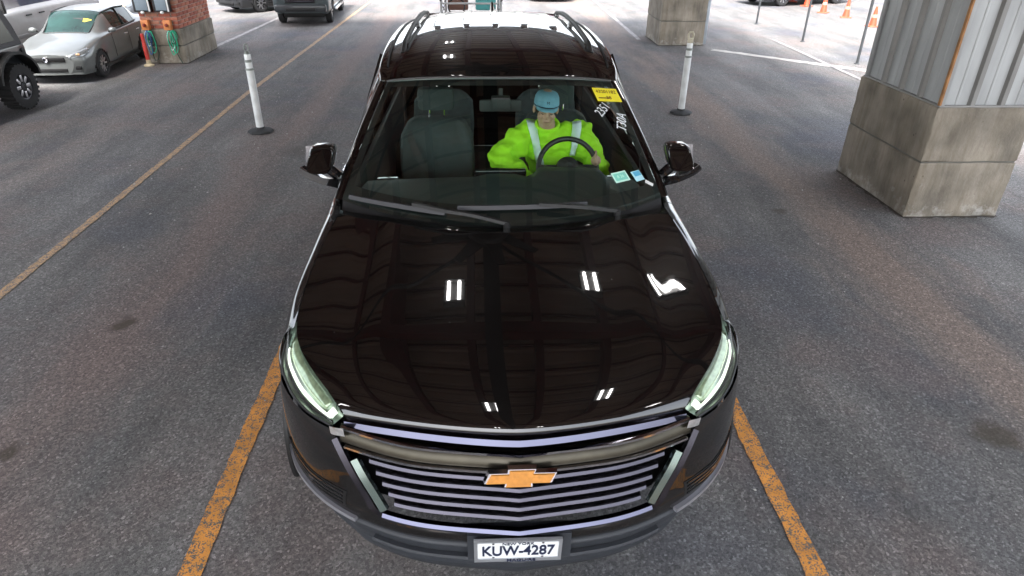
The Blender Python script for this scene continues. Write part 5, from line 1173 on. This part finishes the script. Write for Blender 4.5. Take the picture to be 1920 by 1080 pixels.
def front_bits(t, kind, hlm, grm):
    """lamps, grille, bumper openings, mirrors, handles, plates"""
    if kind == 'sedan':
        for s_ in (1, -1):
            g_ = loft([[(s_ * .50, .045, .66), (s_ * .66, .14, .715), (s_ * .80, .42, .775)], [(s_ * .52, .015, .60), (s_ * .72, .12, .64), (s_ * .85, .40, .72)], [(s_ * .54, .02, .565), (s_ * .74, .14, .585), (s_ * .865, .38, .68)]], 12, 6)
            g_ = [[q + Vector((s_ * .012, -.03, .012)) for q in r_] for r_ in g_]
            hl = grid_obj('headlamp', g_, hlm, t, None, flip=(s_ > 0)); hl.modifiers.new('t', 'SOLIDIFY').thickness = .02
            MB().ellip((s_ * .69, .10, .67), .06, .03, .035).build('lamp_bulb', mat('amber_lamp', (.75, .38, .18), .2, coat=1), hl)
            MB().box((s_ * .62 - .10, .02, .33), (s_ * .62 + .10, .12, .42), .02).build('fog_recess', BLK, t)
            dm = MB().ellip((s_ * .97, 1.62, 1.02), .10, .06, .065).build('door_mirror', grm, t)
            MB().tube([(s_ * .85, 1.66, .97), (s_ * .95, 1.63, 1.0)], .022, 6).build('mirror_arm', BLK, dm)
            for y_ in (2.55, 3.35): MB().box((s_ * .888 - .012, y_ - .09, .80), (s_ * .888 + .012, y_ + .09, .825), .006).build('door_handle', CHR, t)
            MB().sweep([(s_ * .878, .95, .26), (s_ * .905, 2.0, .25), (s_ * .905, 3.1, .25)], [(-.02, -.03), (.02, -.03), (.02, .03), (-.02, .03)]).build('sill_strip', BLK, t)
            for y_ in (1.72, 2.72): MB().tube([(s_ * .888, y_, .35), (s_ * .892, y_, .62), (s_ * .872, y_, .93)], .005, 5).build('door_seam', BLK, t)
        MB().box((-.42, -.035, .53), (.42, .06, .625), .02).build('grille', BLK, t)
        MB().lathe([(.055, 0), (.06, .012), (.05, .022), (.035, .014)], 20, frame((0, -.035, .58), (1, 0, 0), (0, 0, 1))).build('badge', CHR, t)
        MB().box((-.42, -.03, .29), (.42, .10, .37), .02).build('lower_intake', BLK, t)
        MB().sweep([(-.72, .12, .25), (-.4, .01, .245), (0, -.02, .245), (.4, .01, .245), (.72, .12, .25)], [(-.03, -.02), (.03, -.02), (.03, .02), (-.03, .02)]).build('front_lip', grm, t)
    if kind == 'sedan':
        MB().tube([(x_ / 8 * .55, 1.255 - .0 * abs(x_), 1.0 - .016 * (abs(x_) / 8) ** 2) for x_ in range(-8, 9)], .022, 6).build('cowl_trim', BLK, t)
        for s_ in (1, -1):
            MB().tube(curve_pts([(s_ * .545, 1.27, 1.0), (s_ * .575, 1.7, 1.215), (s_ * .605, 2.04, 1.395)], 8), .018, 6).build('screen_trim', BLK, t)
            MB().tube(curve_pts([(s_ * .84, 1.75, .985), (s_ * .835, 2.6, 1.0), (s_ * .825, 3.45, 1.03)], 10), .016, 6).build('window_trim', BLK, t)
            MB().tube(curve_pts([(s_ * .62, 2.06, 1.40), (s_ * .63, 2.75, 1.435), (s_ * .605, 3.42, 1.40)], 10), .014, 6).build('window_trim', BLK, t)
            MB().tube([(s_ * .83, 2.72, 1.0), (s_ * .63, 2.74, 1.43)], .022, 6).build('door_pillar', BLK, t)
            for wy in (.88, 3.55): MB().tube([(s_ * .862, wy + .355 * math.cos(a_), .325 + .355 * math.sin(a_)) for a_ in [R(-10 + 200 * i / 16) for i in range(17)]], .020, 6).build('arch_lip', BLK, t)
    if kind == 'truck':
        for s_ in (1, -1):
            MB().box((s_ * .72 - .15, .0, .86), (s_ * .72 + .15, .16, 1.02), .04).build('headlamp', hlm, t)
            MB().box((s_ * .62 - .13, -.06, .50), (s_ * .62 + .13, .06, .60), .03).build('fog_lamp', CHR, t)
            MB().ellip((s_ * 1.08, 1.85, 1.28), .12, .06, .10).build('door_mirror', BLK, t)
            MB().box((s_ * .99 - .05, 1.4, .38), (s_ * .99 + .05, 3.8, .44), .02).build('side_step', CHR, t)
        MB().box((-.50, -.03, .74), (.50, .06, 1.04), .04).build('grille', BLK, t)
        for z_ in (.80, .89, .98): MB().box((-.46, -.05, z_ - .02), (.46, -.02, z_ + .02), .008).build('grille_bar', DCHR, t)
        MB().box((-.86, -.10, .46), (.86, .10, .70), .05).build('front_bumper', mat('dark_bumper', (.03, .035, .04), .4, coat=.4), t)
        MB().box((-.5, -.115, .50), (.5, -.095, .60), .02).build('bumper_opening', BLK, t)
    if kind == 'van':
        for s_ in (1, -1):
            MB().box((s_ * .72 - .12, .02, .74), (s_ * .72 + .12, .24, .98), .05).build('headlamp', hlm, t)
            MB().box((s_ * 1.12 - .08, 1.12, 1.18), (s_ * 1.12 + .08, 1.22, 1.46), .03).build('door_mirror', BLK, t)
            MB().box((s_ * .995 - .012, 2.15, 1.02), (s_ * .995 + .012, 2.35, 1.05), .006).build('door_handle', BLK, t)
            MB().box((s_ * .995 - .012, 2.65, 1.02), (s_ * .995 + .012, 2.85, 1.05), .006).build('door_handle', BLK, t)
            MB().box((s_ * .995 - .012, 1.3, .60), (s_ * .995 + .012, 5.2, .68), .008).build('side_rail', mat('grey_moulding', (.3, .3, .31), .5), t)
        MB().box((-.55, -.02, .62), (.55, .08, .90), .04).build('grille', BLK, t)
        MB().box((-.86, -.04, .32), (.86, .14, .52), .05).build('front_bumper', BLK, t)
def vehicle(name, label, cat, loc, rz, s, kind, paint, hw, wys, r_, pane=None, spokes=9, hlm=None, rimm=None):
    t = tag(empty(name, loc, rz, s), label, cat)
    st, pp = {'sedan': (SEDAN, SED_P), 'truck': (TRUCK, TRK_P), 'van': (VAN, VAN_P)}[kind]
    shell(t, st, mats={'panes': pp, 'body': paint}, glass_mt=pane, wheels=wys, wr=r_)
    car_wheels(t, hw, wys, r_, rimm, spokes); front_bits(t, kind, hlm or mat('clear_lamp', (.26, .28, .29), .12, .5, coat=1), paint)
    MB().box((-hw + .12, .5, .22), (hw - .12, st[-1][0] - .4, .5), .05).build('underbody', BLK, t)
    return t
SILVER = car_paint('silver_car_paint', (.15, .16, .158), .2)
sd_ = vehicle('parked_car', 'silver saloon car parked at the left with a yellow paper in its windscreen', 'car', (-7.04, 9.66, 0), R(3), .67, 'sedan', SILVER, .78, (.88, 3.55), .325, TGL, 10)
MB().box((-.09, -.002, -.055), (.09, .002, .055)).build('yellow_paper', YS, sd_, smooth=False, loc=(.40, 1.66, 1.235)).rotation_euler = (R(-48), R(12), 0)
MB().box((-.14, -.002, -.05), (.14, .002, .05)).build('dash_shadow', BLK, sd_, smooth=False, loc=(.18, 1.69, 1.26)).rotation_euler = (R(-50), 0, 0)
vehicle('parked_van', 'white van parked at the far left behind the silver saloon', 'van', (-9.0, 9.7, 0), R(0), .80, 'van', car_paint('white_van_paint', (.50, .50, .51), 0), .86, (.95, 4.4), .35, mat('violet_grey_glass', (.10, .08, .14), .06, coat=1))
vehicle('pickup_truck', 'dark pickup truck facing the camera at the top left of the lane', 'truck', (-4.50, 16.15, 0), R(4), .72, 'truck', car_paint('dark_teal_paint', (.045, .06, .065), .2), .82, (.95, 4.35), .40, TGL, 6)
vehicle('parked_car', 'black low car cut off at the top edge beyond the brick pier', 'car', (-7.15, 18.7, 0), R(-38), .74, 'sedan', car_paint('black_sedan_paint', (.02, .021, .024), .1), .78, (.88, 3.55), .325, DGL)
vehicle('parked_car', 'dark red car at the top edge right of the black car roof', 'car', (2.25, 21.6, 0), R(0), .86, 'sedan', car_paint('dark_red_paint', (.10, .012, .03), .2), .78, (.88, 3.55), .325, DGL)
vehicle('parked_car', 'black car whose bumper shows at the top beside the far pier', 'car', (8.6, 21.2, 0), R(-70), .86, 'sedan', car_paint('black_sedan_paint', (.02, .021, .024), .1), .78, (.88, 3.55), .325, DGL)
vehicle('parked_car', 'pale silver car at the top left behind the brick pier', 'car', (-8.9, 15.2, 0), R(0), .80, 'sedan', car_paint('pale_silver_paint', (.22, .23, .25), .2), .78, (.88, 3.55), .325, mat('violet_grey_glass', (.10, .08, .14), .06, coat=1))

# ---- off-road car at the left edge, tail towards the far end
jp = tag(empty('off_road_car', (-7.24, 8.66, 0), 0, .72), 'dark grey off-road car with chunky tyres cut off at the left edge', 'car')
JB = car_paint('graphite_paint', (.03, .033, .038), .3)
# local: x across (visible side +x), y = 0 rear end, negative y towards its nose
bd_ = MB(); bd_.box((-.80, -3.9, .55), (.80, 0, 1.12), .05); bd_.build('body', JB, jp)
tp = [(-.04, 1.115), (-.09, 1.45), (-.20, 1.80), (-.35, 1.86), (-2.3, 1.86), (-2.75, 1.12)]
V = []; 
for s_ in (1, -1): V += [(s_ * (.78 - .10 * smooth(1.1, 1.86, z_)), y_, z_) for y_, z_ in tp]
n = len(tp); ht = mesh_obj('hard_top', V, [tuple(range(n))[::-1], tuple(range(n, 2*n))] + [(i, (i+1) % n, n + (i+1) % n, n + i) for i in range(n)], mat('hard_top_black', (.028, .028, .034), .55, var=.15, bump=.1), jp, smooth=False)
for s_ in (1, -1):
    for (a0, a1, b0, b1) in ((-.22, -1.05, -.36, -1.05), (-1.22, -2.0, -1.22, -1.95)):
        q = [(s_ * (.775), a0, 1.20), (s_ * (.775), a1, 1.20), (s_ * (.705), b1, 1.72), (s_ * (.705), b0, 1.72)]
        mesh_obj('side_window', q, [(0, 1, 2, 3) if s_ > 0 else (3, 2, 1, 0)], DGL, jp, smooth=False)
    for wy in (-.72, -3.2):
        fl = [(s_ * .89, wy + .60 * math.cos(a_), .52 + .52 * math.sin(a_)) for a_ in [R(5 + 170 * i / 12) for i in range(13)]]
        MB().sweep(fl, [(-.13, -.02), (.13, -.02), (.13, .03), (-.13, .03)], up=(0, 0, 1)).build('wheel_flare', BLK, jp)
        wl = empty('wheel', (s_ * .86, wy, .425)); wl.parent = jp; A = Matrix.Rotation(R(90) * s_, 4, 'Y')
        MB().lathe([(.24, -.14), (.36, -.15), (.41, -.135), (.425, -.10), (.425, .10), (.41, .135), (.36, .15), (.24, .14)], 36, A, closed=True).build('tyre', TYRE, wl)
        for i in range(28): MB().box((-.022, .395, -.145), (.022, .436, .145), 0, A @ Matrix.Rotation(2*math.pi*i/28, 4, 'Z')).build('tread_block', TYRE, wl, smooth=False)
        MB().lathe([(.245, -.12), (.25, .13), (.225, .12), (.20, .07), (.06, .06), (.06, .11), (1e-5, .115)], 30, A).build('rim', mat('dark_rim_barrel', (.05, .05, .055), .4, .6), wl)
        for i in range(8): MB().box((-.03, .09, .09), (.03, .215, .125), .008, A @ Matrix.Rotation(2*math.pi*i/8, 4, 'Z')).build('spoke', ALLOY, wl)
    MB().box((s_ * .70 - .07, -.03, .86), (s_ * .70 + .07, .03, 1.06), .015).build('tail_lamp', mat('red_lamp', (.55, .02, .03), .2, coat=1), jp)
    MB().lathe([(.05, 0), (.05, .02), (.03, .024)], 14, frame((s_ * .80, -.12, 1.0), (0, 1, 0) if s_ > 0 else (0, -1, 0), (0, 0, 1))).build('filler_cap', BLK, jp)
MB().box((-.78, -.02, .50), (.78, .16, .66), .03).build('rear_bumper', BLK, jp)
MB().box((-.70, -3.6, .38), (.70, -.1, .58), .04).build('underbody', BLK, jp)
MB().box((-.80, -3.85, 1.10), (.80, -2.7, 1.20), .05).build('bonnet', JB, jp)
sp = empty('spare_wheel', (-.1, .14, 1.0)); sp.parent = jp
MB().lathe([(.22, -.12), (.35, -.13), (.40, -.09), (.40, .09), (.35, .13), (.22, .12)], 30, Matrix.Rotation(R(-90), 4, 'X'), closed=True).build('tyre', TYRE, sp)
MB().lathe([(.225, -.1), (.23, .1), (.2, .05), (.05, .05), (1e-5, .06)], 24, Matrix.Rotation(R(-90), 4, 'X')).build('rim', ALLOY, sp)

# ---- white utility cart following the black car
ct = tag(empty('utility_cart', (-.25, 10.4, 0)), 'white utility cart with thin roof posts right behind the black car roof', 'cart')
CW = car_paint('white_cart_paint', (.40, .40, .40), 0); TEAL = mat('teal_vinyl', (.10, .40, .40), .5, var=.15)
fr_ = [[Vector((w_ * (2 * i / 12 - 1), y_ + .10 * (2 * i / 12 - 1) ** 2, z_)) for i in range(13)] for (y_, z_, w_) in ((.05, .30, .48), (0, .50, .54), (.04, .70, .52), (.16, .84, .48), (.42, .93, .46), (.50, .90, .46), (.52, .35, .46))]
grid_obj('front_cowl', fr_, CW, ct, None)
MB().box((-.56, .5, .28), (.56, 2.3, .40), .03).build('floor_pan', BLK, ct)
MB().box((-.54, 1.35, .40), (.54, 2.25, .70), .05).build('seat_box', CW, ct)
MB().box((-.50, 1.38, .70), (.50, 1.90, .80), .04).build('seat_cushion', mat('brown_vinyl', (.16, .08, .06), .5), ct)
for x_ in (-.27, .27): MB().box((x_ - .20, 1.86, .84), (x_ + .20, 1.96, 1.24), .04).build('seat_back', TEAL if x_ > 0 else mat('brown_vinyl', (.16, .08, .06), .5), ct)
for s_ in (1, -1):
    MB().tube([(s_ * .52, .46, .86), (s_ * .53, .62, 1.35), (s_ * .52, .80, 1.80)], .024, 8).build('roof_post', CW, ct)
    MB().tube([(s_ * .52, 2.2, .70), (s_ * .53, 2.15, 1.3), (s_ * .52, 2.05, 1.80)], .024, 8).build('roof_post', CW, ct)
    MB().lathe([(.05, 0), (.06, .02), (1e-5, .035)], 14, frame((s_ * .36, .075, .74), (1, 0, 0), (0, 0, 1))).build('headlamp', CHR, ct)
    MB().tube([(s_ * .53, 1.92, .9), (s_ * .57, 1.7, .98), (s_ * .53, 1.5, .9)], .016, 8).build('arm_rail', CHR, ct)
    MB().tube([(s_ * .52, .48, 1.15), (s_ * .60, .46, 1.22)], .01, 6).build('mirror_arm', BLK, ct)
    MB().ellip((s_ * .64, .46, 1.22), .06, .02, .045).build('wing_mirror', BLK, ct)
MB().box((-.60, .70, 1.80), (.60, 2.2, 1.86), .025).build('roof_panel', CW, ct)
MB().box((-.50, .47, 1.10), (.50, .50, 1.13), .008).build('screen_rail', CW, ct)
MB().tube([(-.27 + .15 * math.cos(2*math.pi*i/24), .88 + .06 * math.sin(2*math.pi*i/24), 1.02 + .13 * math.sin(2*math.pi*i/24)) for i in range(24)], .013, 8, closed=True).build('steering_wheel', BLK, ct)
car_wheels(ct, .48, (.42, 1.95), .22, ALLOY, 5)
